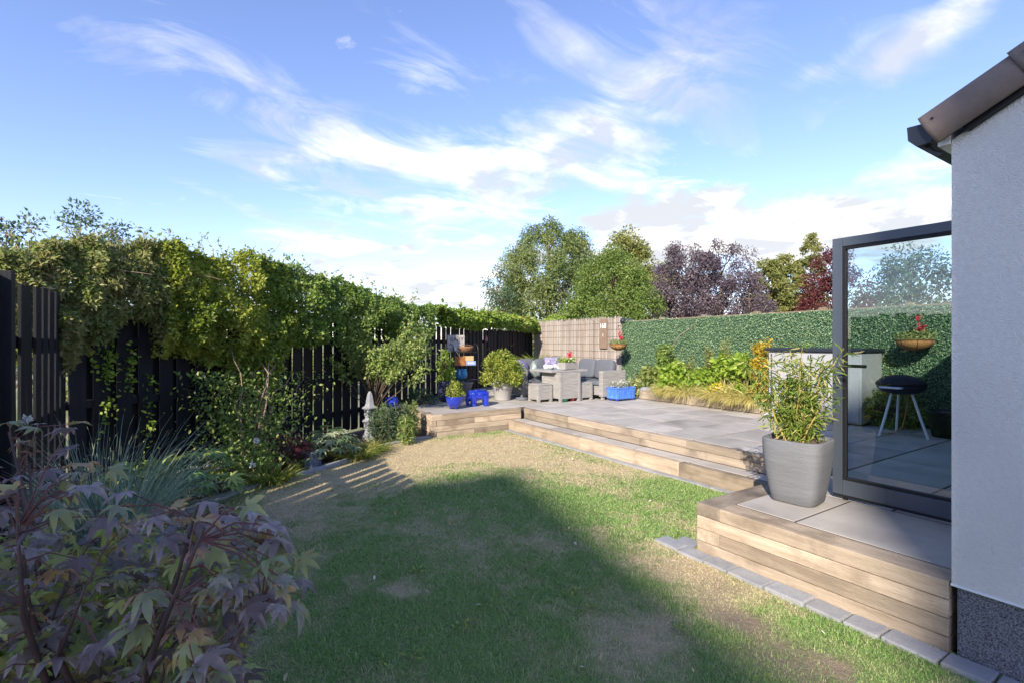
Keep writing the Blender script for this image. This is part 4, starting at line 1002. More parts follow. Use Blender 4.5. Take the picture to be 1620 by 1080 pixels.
crate(-.13, SZ[1] + .011, .30, .10, M_or, 'orange wooden box at the left of the middle shelf'); crate(-.13, SZ[1] + .113, .28, .11, M_or, 'orange wooden box stacked on another on the middle shelf'); 
crate(.16, SZ[1] + .011, .26, .10, M_bl, 'lilac box with white letters on the middle shelf', 'VINO'); crate(.12, SZ[1] + .113, .22, .12, M_ye, 'cream box stacked on the lilac box')
t2 = thing('plant_pot', 'turquoise blue glazed pot on the bottom shelf tier', 'pot', onshelf(-.08, 0, SZ[0] + .011), SR)
MB().lathe([(0, 0), (.11, 0), (.15, .06), (.155, .16), (.13, .22), (.145, .25), (.13, .25), (.115, .21), (0, .2)], 24, power=3).obj('pot', M_teal, t2, True)
# --- signs on the fence
qq = q + Vector((-.16, .10, 0)); qq.z = 0; d = ds
t = thing('wall_sign', 'square whitewashed wooden sign reading BABY standing on the shelf unit', 'sign', qq, SR)
z0 = ZP + SZ[2] + .012; z1 = z0 + .40; w = .46
M_ww = mat('whitewashed_board', (.50, .47, .44), (.36, .33, .31), 8, .8, .3, 50, 0, (.6, 1, 8))
for k in range(4): boxpart('plank', M_ww, t, -w / 2, w / 2, -.03, -.012, z0 + (z1 - z0) * k / 4 + .002, z0 + (z1 - z0) * (k + 1) / 4 - .002, .003)
text_part('lettering', 'BABY', mat('sign_ink', (.14, .12, .12), None, 3, .8), t, (.02, -.033, z0 + (z1 - z0) * .73), (z1 - z0) * .40, (R(90), 0, 0), .95)
d = fence_d(743) - .22; t = thing('wall_plaque', 'oval wooden plaque hanging on the fence right of the sign', 'plaque', P(743.5, d, zat(520, d)), FANG)
MB().lathe([(0, -.01), (.062, -.01), (.066, 0), (.062, .01), (0, .012)], 20, sx=1, sy=1.9).obj('disc', M_plank, t, True).rotation_euler = (R(90), 0, 0)
MB().tube([(0, 0, .12), (0, .01, .2)], .003, 4).obj('hanger', M_wire, t)
d = fence_d(769.5) - .22; t = thing('hanging_lantern', 'small pink glass bottle hanging on the black fence', 'bottle', P(769.5, d, zat(540, d)), FANG)
MB().lathe([(0, 0), (.035, 0), (.037, .10), (.016, .14), (.016, .17), (0, .17)], 12).obj('bottle', mat('pink_glass', (.45, .16, .26), None, 3, .2), t, True)
MB().tube([(0, 0, .16), (0, .02, .26)], .003, 4).obj('hanger', M_wire, t)

# --- corner sofa
t = thing('corner_sofa', 'grey rattan corner sofa with charcoal cushions in the patio corner', 'sofa', (0, 0, ZP))
b = lambda n_, *a, m=M_rattan, bv=.012: boxpart(n_, m, t, *a, bevel=bv)
X0, X1, Y0, Y1 = 6.20, 8.17, 7.97, 9.90
b('arm', X0, X0 + .12, 9.15, Y1, .07, .63); b('arm', 7.47, X1, Y0, Y0 + .12, .07, .63)
b('seat_base', X0 + .121, X1 - .001, 9.19, Y1 - .11, .09, .29); b('seat_base', 7.51, X1 - .111, Y0 + .121, 9.189, .09, .29)
b('back_frame', X0 + .121, X1, Y1 - .109, Y1, .08, .74); b('back_frame', X1 - .109, X1, Y0 + .121, Y1 - .11, .08, .74)
for x, y in ((X0 + .06, 9.2), (X0 + .06, Y1 - .06), (7.53, Y0 + .06), (X1 - .06, Y0 + .06), (X1 - .06, Y1 - .06)): b('leg', x - .03, x + .03, y - .03, y + .03, 0, .069, bv=.003)
def cush(name, x0, x1, y0, y1, z0, z1, m=M_cush, p=7, rot=None):
    o = MB().superbox(x1 - x0, y1 - y0, z1 - z0, (0, 0, 0), p, 28, 14).obj(name, m, t, True); o.location = ((x0 + x1) / 2, (y0 + y1) / 2, (z0 + z1) / 2)
    if rot: o.rotation_euler = rot
    return o
for x0 in (6.33, 6.93): cush('seat_cushion', x0, x0 + .59, 9.17, 9.78, .295, .41)
cush('seat_cushion', 7.53, 8.05, 9.17, 9.78, .295, .41)
for y0 in (8.10, 8.64): cush('seat_cushion', 7.49, 8.05, y0, y0 + .53, .295, .41)
for x0 in (6.33, 6.87, 7.41): cush('back_cushion', x0, x0 + .53, 9.60, 9.78, .41, .86, p=5, rot=(R(-9), 0, 0))
for y0 in (8.11, 8.70): cush('back_cushion', 7.86, 8.04, y0, y0 + .57, .41, .86, p=5, rot=(0, R(9), 0))
def scatter(label, loc, rot, m, s_=.42):
    tt = thing('cushion', label, 'cushion', loc); tt.rotation_euler = rot
    mb = MB(); n = 14; k = 0
    for sg in (1, -1):
        for i in range(n + 1):
            for j in range(n + 1):
                u, v = i / n * 2 - 1, j / n * 2 - 1; r = (1 - u ** 4) * (1 - v ** 4); e = 1 - .06 * (1 - abs(u) ** 2) * abs(v) ** 3; e2 = 1 - .06 * (1 - abs(v) ** 2) * abs(u) ** 3
                mb.v.append((u * s_ / 2 * e2, sg * .075 * max(r, 0) ** .6, v * s_ / 2 * e))
        for i in range(n):
            for j in range(n): mb.f.append((k + i * (n + 1) + j, k + (i + 1) * (n + 1) + j, k + (i + 1) * (n + 1) + j + 1, k + i * (n + 1) + j + 1))
        k = len(mb.v)
    mb.obj('cover', m, tt, True)
    MB().tube([(-s_ / 2, 0, -s_ / 2), (s_ / 2, 0, -s_ / 2), (s_ / 2, 0, s_ / 2), (-s_ / 2, 0, s_ / 2), (-s_ / 2, 0, -s_ / 2)], .006, 5).obj('piping', M_cush, tt)
M_pur = mat('purple_print', (.10, .08, .22), (.36, .34, .42), 16, .9, detail=2); M_grn = mat('leaf_print', (.44, .47, .46), (.16, .22, .16), 11, .9, detail=2)
scatter('purple patterned scatter cushion at the left arm of the sofa', (6.46, 9.50, ZP + .64), (R(-20), R(6), R(35)), M_pur)
scatter('pale leaf-print scatter cushion standing on the left sofa seat', (6.68, 9.36, ZP + .60), (R(-22), R(40), R(15)), M_grn, .36)
scatter('purple patterned scatter cushion in the corner of the sofa', (7.30, 9.50, ZP + .69), (R(-16), 0, R(-10)), M_pur, .44)
# --- table and stools
def rattan_box(name, label, x0, x1, y0, y1, h, cat, top=None):
    t = thing(name, label, cat, ((x0 + x1) / 2, (y0 + y1) / 2, ZP)); lx, ly = (x1 - x0) / 2, (y1 - y0) / 2
    if top: boxpart('pedestal', M_rattan, t, -lx, lx, -ly, ly, .07, h - .045)
    else:
        boxpart('body', M_rattan, t, -lx, lx, -ly, ly, .05, h - .035, .01); boxpart('seat_top', M_rattan, t, -lx - .004, lx + .004, -ly - .004, ly + .004, h - .034, h, .01)
    for sx in (-1, 1):
        for sy in (-1, 1):
            cx, cy = sx * (lx - .03), sy * (ly - .03); boxpart('leg', M_rattan, t, cx - .03 + sx * .006, cx + .03 + sx * .006, cy - .03 + sy * .006, cy + .03 + sy * .006, 0, h - .05, .004)
    return t
t = rattan_box('table', 'square grey rattan table with overhanging top in front of the sofa', 6.46, 7.00, 8.16, 8.80, .66, 'table', True)
boxpart('table_top', M_rattan, t, -.42, .60, -.20, .60, .615, .66, .012)
boxpart('top_inlay', mat('grey_table_glass', (.30, .31, .32), None, 3, .25), t, -.37, .55, -.15, .55, .661, .668, .002)
rattan_box('footstool', 'grey rattan cube stool left of the table', 6.06, 6.42, 8.39, 8.75, .38, 'stool')
rattan_box('footstool', 'grey rattan cube stool tucked at the right of the table', 7.06, 7.40, 8.22, 8.56, .38, 'stool')
tx, ty, tz = 6.86, 8.42, ZP + .669
t = thing('table_planter', 'woven grey box of flowers on the rattan table', 'planter', (tx + .0, ty, tz), R(8))
boxpart('basket', M_rattan, t, -.20, .20, -.12, .12, 0, .15, .012); boxpart('soil', M_soil, t, -.18, .18, -.10, .10, .151, .156)
n = 420; pts = np.stack([rng.uniform(-.21, .21, n), rng.uniform(-.13, .13, n), rng.uniform(.15, .24, n)], 1)
leaves('foliage', pts, L_hyd, t, (.03, .055), .6, None, .1, .7, T_OVAL)
n = 60; leaves('white_flowers', np.stack([rng.uniform(-.2, .2, n), rng.uniform(-.14, .1, n), rng.uniform(.19, .25, n)], 1), L_petal, t, (.02, .03), 1, None, 0, .9, T_OVAL)
n = 40; leaves('red_flower', np.array([.05, -.03, .31]) + rng.normal(size=(n, 3)) * .028, L_pink, t, (.035, .05), .9, None, 0, .5, T_OVAL)
MB().tube([(.05, -.03, .16), (.05, -.03, .3)], .004, 5).obj('stem', M_bark, t)
t = thing('tray', 'crumpled white cloth bundle on the table next to the flowers', 'cloth', (tx - .28, ty + .18, tz + .002))
mb = MB()
for i in range(16): mb.superbox(random.uniform(.07, .14), random.uniform(.06, .1), random.uniform(.05, .08), (random.uniform(-.13, .16), random.uniform(-.12, .12), random.uniform(.03, .07)), 2.4, 12, 8)
o = mb.obj('cloth', M_white, t, True); md = o.modifiers.new('r', 'REMESH'); md.mode = 'VOXEL'; md.voxel_size = .012; md.use_smooth_shade = True
M_green = mat('green_plastic', (.03, .22, .12), None, 3, .4); M_redp = mat('red_plastic', (.45, .05, .06), None, 3, .4)
for lab, x, y, m_ in (('green plastic tub under the left side of the table', 6.52, 8.60, M_green), ('green plastic tub under the near corner of the table', 6.62, 8.25, M_green), ('small red object under the table', 6.86, 8.27, M_redp)):
    t = thing('tub', lab, 'tub', (x, y, ZP)); r_ = .055 if m_ is M_redp else .08
    MB().lathe([(0, 0), (r_ * .8, 0), (r_, .055), (r_ * 1.08, .06), (r_ * .95, .062), (0, .05)], 14, power=3).obj('body', m_, t, True)
t = thing('parasol_base', 'round dark grey weight on the paving by the left sofa arm', 'weight', (6.07, 9.02, ZP)); MB().lathe([(0, 0), (.14, 0), (.145, .02), (.13, .05), (.03, .06), (.025, .1), (0, .1)], 20).obj('disc', M_cush, t, True)
# --- blue trough
t = thing('trough_planter', 'rectangular sky blue glazed trough planter before the right sofa arm', 'planter', (7.84, 7.79, ZP))
M_tro = mat('streaky_blue_glaze', (.035, .12, .55), (.10, .25, .68), 10, .2, 0, 60, 0, (3, 3, .5), coat=.4)
mb = MB()
for (r_, z) in ((.86, .035), (.95, .06), (.90, .10), (.93, .25), (1.0, .262), (1.0, .29), (.93, .29), (.9, .25)):
    mb.v += [(sx * .29 * r_, sy * .165 * r_, z) for sx, sy in ((-1, -1), (1, -1), (1, 1), (-1, 1))]
for i in range(7):
    for j in range(4): mb.f.append((i * 4 + j, i * 4 + (j + 1) % 4, (i + 1) * 4 + (j + 1) % 4, (i + 1) * 4 + j))
mb.f += [(3, 2, 1, 0), (28, 29, 30, 31)]; mb.obj('trough', M_tro, t, bevel=.004)
for sx in (-1, 1):
    for sy in (-1, 1): MB().superbox(.07, .06, .06, (sx * .21, sy * .1, .022), 3, 10, 8).obj('foot', M_blue, t, True)
boxpart('soil', M_soil, t, -.25, .25, -.13, .13, .251, .268)
n = 260; pts = np.stack([rng.uniform(-.25, .25, n), rng.uniform(-.14, .14, n), rng.uniform(.27, .40, n)], 1); leaves('foliage', pts, L_fat2, t, (.03, .05), .3, None, -.1, .4, T_DIAMOND)
n = 130; leaves('white_flowers', np.stack([rng.uniform(-.24, .24, n), rng.uniform(-.14, .14, n), rng.uniform(.30, .43, n)], 1), L_petal, t, (.015, .028), 1, None, 0, .9, T_OVAL)
# --- hanging baskets
def hbasket(label, loc, r, seed):
    t = thing('hanging_basket', label, 'basket', loc)
    MB().lathe([(0.02, -.58 * r * 2 * .5), (.45 * r, -.5 * r), (.8 * r, -.28 * r), (1.0 * r, 0), (.98 * r, .03), (.9 * r, .03), (.85 * r, 0), (0, -.02)], 22).obj('coir_liner', mat('coir_liner', (.42, .22, .07), (.28, .14, .05), 30, .95, .8, 60), t, True)
    MB().tube([(r * 1.02 * math.cos(a), r * 1.02 * math.sin(a), .02) for a in np.linspace(0, 6.2832, 20)], .006, 4).obj('wire_ring', M_wire, t)
    for k in range(7):
        a = k * .9; MB().tube([(r * 1.02 * math.cos(a), r * 1.02 * math.sin(a), .02), (.82 * r * math.cos(a), .82 * r * math.sin(a), -.3 * r), (.05 * math.cos(a), .05 * math.sin(a), -.6 * r)], .004, 4).obj('rib_wire', M_wire, t)
    n = 300; a = rng.uniform(0, 6.28, n); rr = rng.random(n) ** .5 * r; pts = np.stack([np.cos(a) * rr, np.sin(a) * rr, rng.uniform(.0, .14, n)], 1)
    leaves('foliage', pts, L_spike, t, (.035, .06), .5, None, -.1, .5, T_OVAL)
    n = 40; leaves('red_flower', np.array([r * .25, -r * .2, .2]) + rng.normal(size=(n, 3)) * .03, L_pink, t, (.035, .055), .9, None, 0, .5, T_OVAL)
    n = 16; leaves('red_flower', np.array([-r * .05, -r * .2, .33]) + rng.normal(size=(n, 3)) * .018, L_pink, t, (.03, .04), .9, None, 0, .5, T_OVAL)
    MB().tube([(r * .25, -r * .2, .02), (r * .25, -r * .2, .2)], .004, 4).obj('stem', M_bark, t)
    return t
qq = P(978, 12.75, zat(546, 12.75)); hbasket('coir hanging basket with red flower where reed screen meets hedge', qq, .225, 1)
yb = 2.9; t = hbasket('coir hanging basket with flowers seen through the glass door', (HX(yb) - .3, yb, zat(540, 7.3)), .235, 2)
for o_, (x, y, z) in ((qq, (9.72, 9.62, qq.z)), (Vector((HX(yb) - .3, yb, zat(540, 7.3))), (HX(yb) - .02, yb, zat(540, 7.3)))):
    t = thing('wall_bracket', 'black bracket of the basket by the reed screen' if o_ is qq else 'black bracket of the basket behind the glass door', 'bracket')
    MB().tube([(x, y, z + .5), (o_[0], o_[1], z + .5)], .008, 5).obj('arm', M_wire, t)
    for k in range(3):
        a = k * 2.1; MB().tube([(o_[0], o_[1], z + .5), (o_[0] + .22 * math.cos(a), o_[1] + .22 * math.sin(a), z + .03)], .003, 4).obj('chain', M_wire, t)

# --- planting along the hedge screen
def on_x(px, x): return P(px, x / ray(px)[0])
def at_bed(px, back=.4, z=.55):
    p = on_x(px, 8.42 + back); return Vector((p.x, p.y, z))
t = thing('fan_palm', 'spiky yellow-green fan palm behind the sofa', 'palm', P(852, 13.0, ZP))
MB().tube([(0, 0, 0), (.02, 0, .55)], [.07, .05], 8).obj('trunk', M_bark, t)
blades('fronds', [Vector((0, 0, .62))], L_gold, t, 240, .58, .95, .026, 5, .22, rad=.05, vert=.62)
bush('hosta', 'variegated cream and green hosta beside the blue trough', P(1006, 11.55, ZP), .30, .34, 420, (.09, .15), leafmat('hosta_leaf', [(0, (.12, .2, .05)), (.5, (.40, .42, .18)), (1, (.6, .6, .38))], .3), .45, T_OVAL, 26, .1, dome, 9)
for k, (px, d, s_) in enumerate(((1022, 11.3, .2), (1030, 11.0, .14))):
    t = thing('boulder', ['larger grey boulder beside the hosta', 'smaller grey boulder at the raised bed corner'][k], 'stone', P(px, d, ZP)); o = MB().superbox(s_ * 1.6, s_ * 1.2, s_ * 1.3, (0, 0, s_ * .6), 2.6, 14, 10).obj('rock', M_stone, t, True)
t = bush('vine', 'dark leafy climber on the hedge screen with a bare diagonal vine', at_bed(1053, .75), .26, .95, 1400, (.06, .1), L_ivy, .7, T_OVAL, 34, .12, lambda h: .9 - .5 * h, 12, cat='climber')
e0 = at_bed(1058, .85, 1.45); e1 = on_x(1108, HX(6.4) - .06); e1.z = 2.22
MB().tube([e0 - t.location, e0.lerp(e1, .35) + Vector((0, 0, .08)) - t.location, e0.lerp(e1, .7) + Vector((0, 0, -.02)) - t.location, e1 - t.location], [.010, .009, .007, .005], 6).obj('vine_stem', M_vine, t)
for px, back, rad, h, lab, sd in ((1072, .35, .44, .62, 'broad lime green hydrangea at the left of the raised bed', 1), (1030, .55, .3, .5, 'low green shrub at the left end of the raised bed', 2), (1118, .45, .32, .55, 'green leafy perennial in the middle of the raised bed', 3), (1147, .55, .30, .80, 'lime green hydrangea behind the yellow flowers', 4), (1177, .40, .36, .82, 'tall lime green hydrangea next to the golden shrub', 5)):
    t = bush('hydrangea', lab, at_bed(px, back), rad, h, int(1500 * rad / .35), (.06, .11), L_hyd if sd != 2 else L_spike, .7, T_OVAL, 60, .1, dome, 20 + sd, droop=.4)
    if sd in (1, 4, 5):
        for k in range(2 if sd != 1 else 1):
            n = 90; c = np.array([random.uniform(-.12, .12), random.uniform(-.12, .12), h + .02]); leaves('flower_head', c + nrm(rng.normal(size=(n, 3))) * np.array([.085, .085, .05]), leafmat('lime_floret', [(0, (.45, .5, .12)), (1, (.6, .6, .25))], .3), t, (.02, .035), 1, None, 0, .6, T_DIAMOND)
def spires(label, px, back, n, h, seed, z=.55, loc=None, m=None, w=.3):
    random.seed(seed); q = loc or at_bed(px, back, z); t = thing('flower_spires', label, 'perennial', q); pts = []; outs = []
    for k in range(n):
        a = random.uniform(0, 6.28); r = random.uniform(0, w * .5); hh = h * random.uniform(.7, 1.05); b0 = Vector((math.cos(a) * r * .6, math.sin(a) * r * .6, 0)); tp = b0 + Vector((random.gauss(0, .05), random.gauss(0, .05), hh))
        MB().tube([b0, b0.lerp(tp, .5), tp], [.006, .005, .003], 5).obj('stalk', M_bark, t)
        for i in range(130):
            f = random.uniform(.08, 1); o_ = Vector((random.gauss(0, 1), random.gauss(0, 1), .35)).normalized(); pts.append(tuple(b0.lerp(tp, f) + o_ * .05 * (1.15 - f))); outs.append(tuple(o_))
    leaves('foliage', np.array(pts), m or L_spike, t, (.04, .085), .28, np.array(outs), 0, .3, T_DIAMOND); return t
spires('loose green spires behind the left hydrangea', 1092, .5, 8, .78, 3)
spires('tall pale yellow flower spires in the middle of the raised bed', 1122, .5, 7, 1.02, 4)
spires('tallest pale yellow flower spire group near the hydrangeas', 1146, .5, 5, 1.22, 5, w=.22)
bush('euonymus', 'golden yellow upright shrub beside the grey storage shed', at_bed(1206, .25), .22, 1.12, 2000, (.04, .07), L_euo, .5, T_OVAL, 60, .09, lambda h: .9 - .45 * h, 31, droop=0)
t = thing('yellow_flowers', 'small bright yellow flowers among the raised bed plants', 'flowers', at_bed(1135, .15)); n = 60
leaves('petals', np.stack([rng.normal(0, .08, n), rng.normal(0, .08, n), rng.uniform(.18, .32, n)], 1), leafmat('yellow_petal', [(0, (.6, .35, .01)), (1, (.75, .5, .03))], .2), t, (.025, .045), .9, None, 0, .6, T_OVAL)
for px, n, lab in ((1062, 420, 'left clump of golden grass draped over the bed edge'), (1086, 330, 'golden grass clump second from the left on the bed edge'), (1138, 420, 'golden grass clump draped over the middle right of the bed edge'), (1166, 460, 'golden grass clump third from the left on the bed edge'), (1192, 260, 'small golden grass tuft next to the storage shed')):
    t = thing('golden_grass', lab, 'grass', at_bed(px, .12, .56)); blades('blades', [Vector((0, 0, 0))], L_hak, t, int(n * 1.6), .52, .8, .012, 6, .95, lean=(-.45, 0, 0), rad=.14, vert=1.0, stuff=False)
# --- storage shed
t = thing('storage_shed', 'pale grey plastic storage shed with dark lid beside the raised bed', 'shed', (8.45, 3.42, ZP))
M_shed = mat('pale_grey_resin', (.36, .36, .38), (.33, .33, .35), 3, .5)
boxpart('body', M_shed, t, 0, .70, 0, 1.43, .02, 1.10, .012)
for y0, y1 in ((.03, .70), (.725, 1.35)):
    dr = boxpart('door', M_shed, t, -.016, -.001, y0, y1, .05, 1.07, .004)
    for k in range(2):
        ya = y0 + .10 + k * .28; boxpart('panel', M_shed, dr, -.024, -.0165, ya, ya + .2, .15, .92, .004)
    for k in range(5): boxpart('rib', M_shed, dr, -.03, -.0245, y0 + .12 + k * .1, y0 + .13 + k * .1, .2, .88, .001)
for y in (.72, 1.37): boxpart('hinge_strip', M_gutter, t, -.018, -.004, y, y + .012, .06, 1.06, .001)
boxpart('lid', M_gutter, t, -.05, .74, -.03, 1.47, 1.105, 1.16, .012)
MB().tube([(-.02, .71, .98), (-.035, .71, .98)], .022, 12).obj('lock', M_seal, t)
t = thing('plastic_bag', 'crumpled clear white plastic on the paving by the shed', 'bag', (8.24, 4.62, ZP)); mb = MB()
for i in range(9): mb.superbox(random.uniform(.06, .16), random.uniform(.06, .14), random.uniform(.02, .07), (random.uniform(-.13, .13), random.uniform(-.14, .14), random.uniform(.015, .06)), 1.5, 8, 6)
mb.obj('film', mat('crinkled_film', (.7, .7, .72), (.5, .5, .53), 20, .2), t)['kind'] = 'stuff'

# --- barbecue and tub seen through the door
t = thing('barbecue', 'black kettle barbecue on white tripod legs seen through the door', 'barbecue', (8.02, 2.78, ZP))
MB().lathe([(0, .56), (.10, .565), (.22, .60), (.27, .66), (.275, .685), (.0, .69)], 26).obj('bowl', M_gutter, t, True)
o = MB().lathe([(.28, .69), (.275, .72), (.2, .79), (.08, .82), (0, .825)], 26).obj('lid', M_seal, t, True); MB().tube([(-.04, 0, .82), (-.04, 0, .85), (.04, 0, .85), (.04, 0, .82)], .008, 5).obj('handle', M_seal, o)
for k in range(3):
    a = k * 2.094 + 2.6; MB().tube([(.12 * math.cos(a), .12 * math.sin(a), .6), (.22 * math.cos(a), .22 * math.sin(a), .25), (.30 * math.cos(a), .30 * math.sin(a), 0)], .016, 8).obj('leg', M_white, t)
MB().tube([(.26, 0, .6), (.28, .02, .4), (.2, .05, .1), (.05, .1, .02), (-.1, .2, .02)], .008, 6).obj('gas_hose', mat('orange_hose', (.5, .2, .08), None, 3, .5), t)
boxpart('side_shelf', M_white, t, -.36, -.27, -.12, .12, .655, .675)
t = rimpot('tub', 'black plastic tub on the paving at the right behind the glass', 'pot', (8.45, 2.40, ZP), [(0, 0), (.17, 0), (.235, .32), (.25, .325), (.25, .35), (.22, .35), (.21, .32), (0, .31)], M_seal, .21, .315)
bush('shrub', 'green plant behind the barbecue seen through the glass', (8.72, 3.1, ZP), .3, .7, 900, (.06, .1), L_spike, .4, T_OVAL, 40, .1, egg, 41)
bush('shrub', 'low green plant beside the shed seen through the glass', (8.7, 2.0, ZP), .3, .5, 800, (.06, .1), L_ivy, .5, T_OVAL, 34, .1, dome, 42)

# ================================================================== LEFT BORDER
t = thing('stone_lantern', 'grey cast stone pagoda lantern in front of the fence', 'lantern', G(585, 693) , R(10))
S4 = dict(n=8)
MB().lathe([(0, 0), (.13, 0), (.135, .04), (.10, .10), (.075, .16), (.0, .16)], 8).obj('base', M_stone, t)
for z, r in ((.16, .075), (.385, .07)):
    f = MB().lathe([(0, z), (r + .02, z), (r + .02, z + .02), (0, z + .02)], 8).obj('tier', M_stone, t)
    for k in range(4):
        a = k * math.pi / 2 + .785; cx, cy = math.cos(a) * r, math.sin(a) * r; MB().box(cx - .022, cx + .022, cy - .022, cy + .022, z + .019, z + .12).obj('pillar', M_stone, f, bevel=.004)
MB().lathe([(0, .275), (.11, .275), (.135, .30), (.14, .315), (.10, .335), (.08, .384), (0, .384)], 6).obj('roof', M_stone, t)
MB().lathe([(0, .50), (.11, .50), (.14, .525), (.145, .54), (.09, .57), (.075, .62), (.062, .70), (.045, .77), (.02, .81), (0, .82)], 6).obj('roof', M_stone, t)
q = G(494.5, 736); t = thing('stump_pot', 'small grey pot shaped like a tree stump on the border soil', 'pot', q); mb = MB(); n = 36
for (r, z) in ((.112, 0), (.105, .04), (.10, .12), (.103, .195), (.095, .205), (.085, .2), (.08, .17), (.001, .165)):
    for j in range(n):
        a = 2 * math.pi * j / n; k = r * (1 + (.07 * math.sin(9 * a + 4 * math.sin(3 * a + z * 14)) if z < .2 and r > .09 else 0)); mb.v.append((k * math.cos(a), k * math.sin(a), z))
for i in range(7):
    for j in range(n): mb.f.append((i * n + j, i * n + (j + 1) % n, (i + 1) * n + (j + 1) % n, (i + 1) * n + j))
mb.obj('pot', mat('stump_paint', (.30, .33, .40), (.05, .055, .065), 14, .8, .8, 40, 0, (2, 2, .5)), t)
q = P(618, 9.15, 0); t = thing('slate_table', 'low slate ledge holding a blue pot beside the lantern', 'table', q, R(20))
zt = zat(642, 9.15); boxpart('slate_top', mat('slate', (.12, .13, .15), (.18, .19, .21), 9, .6), t, -.32, .30, -.14, .14, zt - .03, zt, .006)
for x in (-.22, .2): boxpart('leg', M_black, t, x - .04, x + .04, -.08, .08, 0, zt - .031)
t = rimpot('plant_pot', 'small round cobalt pot standing on the slate ledge', 'pot', P(620, 9.12, zt + .001), [(0, 0), (.08, 0), (.115, .05), (.12, .10), (.10, .15), (.115, .165), (.10, .17), (.085, .15), (0, .14)], M_blue, .085, .145)
for a in (0, 3.14): MB().tube([(.11 * math.cos(a), 0, .08), (.14 * math.cos(a), 0, .11), (.11 * math.cos(a), 0, .14)], .008, 5).obj('lug', M_blue, t)
# small fruit tree
q = P(592, 8.9, 0); t = thing('fruit_tree', 'small multi-stem fruit tree with yellow-green leaves behind the lantern', 'tree', q); random.seed(21); pts = []; outs = []
zc = zat(555, 8.9)
stems_ = [MB().tube([(0, 0, 0), (.0, .02, .35), (-.02, 0, .55)], [.02, .018, .016], 7).obj('trunk', M_bark, t, True)]
mb = MB()
for k in range(40):
    lx = random.uniform(-.68, 1.0); ld_ = random.uniform(-.45, .45); tz_ = zc + random.uniform(-.42, .72) * (1 - .35 * abs(lx - .2)); e = Vector((lx * CS + ld_ * SN, -lx * SN + ld_ * CS, tz_)); s0 = Vector((0, 0, random.uniform(.42, .55))); mid = s0.lerp(e, .5) + Vector((random.gauss(0, .07), random.gauss(0, .07), random.uniform(-.12, .2)))
    mb.tube([s0, mid, e], [.010, .007, .003], 5)
    for i in range(170):
        f = random.uniform(.62, 1.02); p = (mid.lerp(e, f * 2 - 1) if f > .5 else s0.lerp(mid, f * 2)); o_ = Vector((random.gauss(0, 1), random.gauss(0, 1), random.gauss(0, 1))).normalized(); pts.append(tuple(p + o_ * random.random() * .15)); outs.append(tuple(o_))
mb.obj('branches', M_bark, t, True)['kind'] = 'stuff'
leaves('crown', np.array(pts), L_apple, t, (.04, .07), .6, np.array(outs), .3, .5, T_OVAL)
# perennials, grasses, fatsias
for k, (px, py, h) in enumerate(((600, 702, .55), (618, 700, .62), (636, 700, .66), (652, 694, .72), (608, 694, .6), (644, 704, .5))):
    spires(['leafy lily stems left under the slate ledge', 'leafy lily stems under the blue pot', 'leafy lily stems right of the slate ledge', 'tallest leafy lily stems by the timber wall', 'leafy lily stems behind the lantern', 'short leafy lily stems at the timber wall foot'][k], 0, 0, 7, h, 50 + k, loc=G(px, py), m=L_apple if k > 2 else L_blue, w=.3)
def palm_plant(name, label, loc, rad, h, n, size, m, seed, T=T_FATSIA):
    random.seed(seed); t = thing(name, label, 'shrub', loc); P_ = []; A = []; Nn = []; mb = MB(); S_ = []
    for k in range(n):
        a = random.uniform(0, 6.28); r = rad * math.sqrt(random.random()); z = h * (1 - .55 * (r / rad) ** 2) * random.uniform(.55, 1.05); p = Vector((math.cos(a) * r, math.sin(a) * r, z)); P_.append(tuple(p)); A.append((math.cos(a) + random.gauss(0, .3), math.sin(a) + random.gauss(0, .3), -.35)); Nn.append((math.cos(a) * .5 + random.gauss(0, .2), math.sin(a) * .5 + random.gauss(0, .2), .85)); S_.append(random.uniform(*size))
        mb.tube([(p.x * .15, p.y * .15, 0), (p.x * .6, p.y * .6, z * .7), tuple(p)], [.005, .004, .003], 4)
    mb.obj('stalks', M_bark, t)['kind'] = 'stuff'
    V, Fx = leaf_geo(np.array(P_), np.array(A, float), np.array(Nn, float), np.array(S_), 1.0, T)
    o = link('foliage', np_mesh('foliage', V, Fx, np.repeat(rng.random(n), len(T[0])), False), m, t); o['kind'] = 'stuff'; return t
palm_plant('fatsia', 'yellow-green palmate-leaved plant at the foot of the fence on the left', G(300, 800), .42, .62, 60, (.11, .19), L_fat, 1)
palm_plant('fatsia', 'single bright yellow-green leafed shoot beside the climber trunk', G(355, 785), .14, .55, 12, (.10, .16), L_gold, 2)
palm_plant('fatsia', 'pale green palmate-leaved plant right of the stump pot', G(522, 727), .38, .50, 90, (.09, .16), L_fat2, 3)
t = palm_plant('dwarf_maple', 'small dark red maple bush against the fence behind the stump pot', G(452, 740), .34, .50, 240, (.04, .075), L_red, 4, T_PALM); 
for k, (px, py, n, ln_, lab) in enumerate(((437, 766, 380, .42, 'arching green strap-leaf clump left of the stump pot'), (410, 770, 200, .34, 'small strap-leaf clump at the climber trunk foot'), (572, 727, 420, .42, 'arching yellow-green strap-leaf clump in front of the lantern'), (598, 716, 200, .34, 'yellowing strap-leaf clump right of the lantern foot'))):
    t = thing('strap_grass', lab, 'grass', G(px, py) + Vector((-.03, .12, 0))); blades('blades', [Vector((0, 0, 0))], L_day, t, n, ln_, .75, .011, 5, .9, rad=.16, vert=.8, stuff=False)
t = thing('silver_grass', 'tall arching blue-green ornamental grass behind the purple maple', 'grass', P(170, 3.75)); blades('blades', [Vector((0, 0, 0))], L_misc, t, 900, 1.10, .44, .0065, 8, .66, rad=.20, vert=1.2, stuff=False)
n = 60
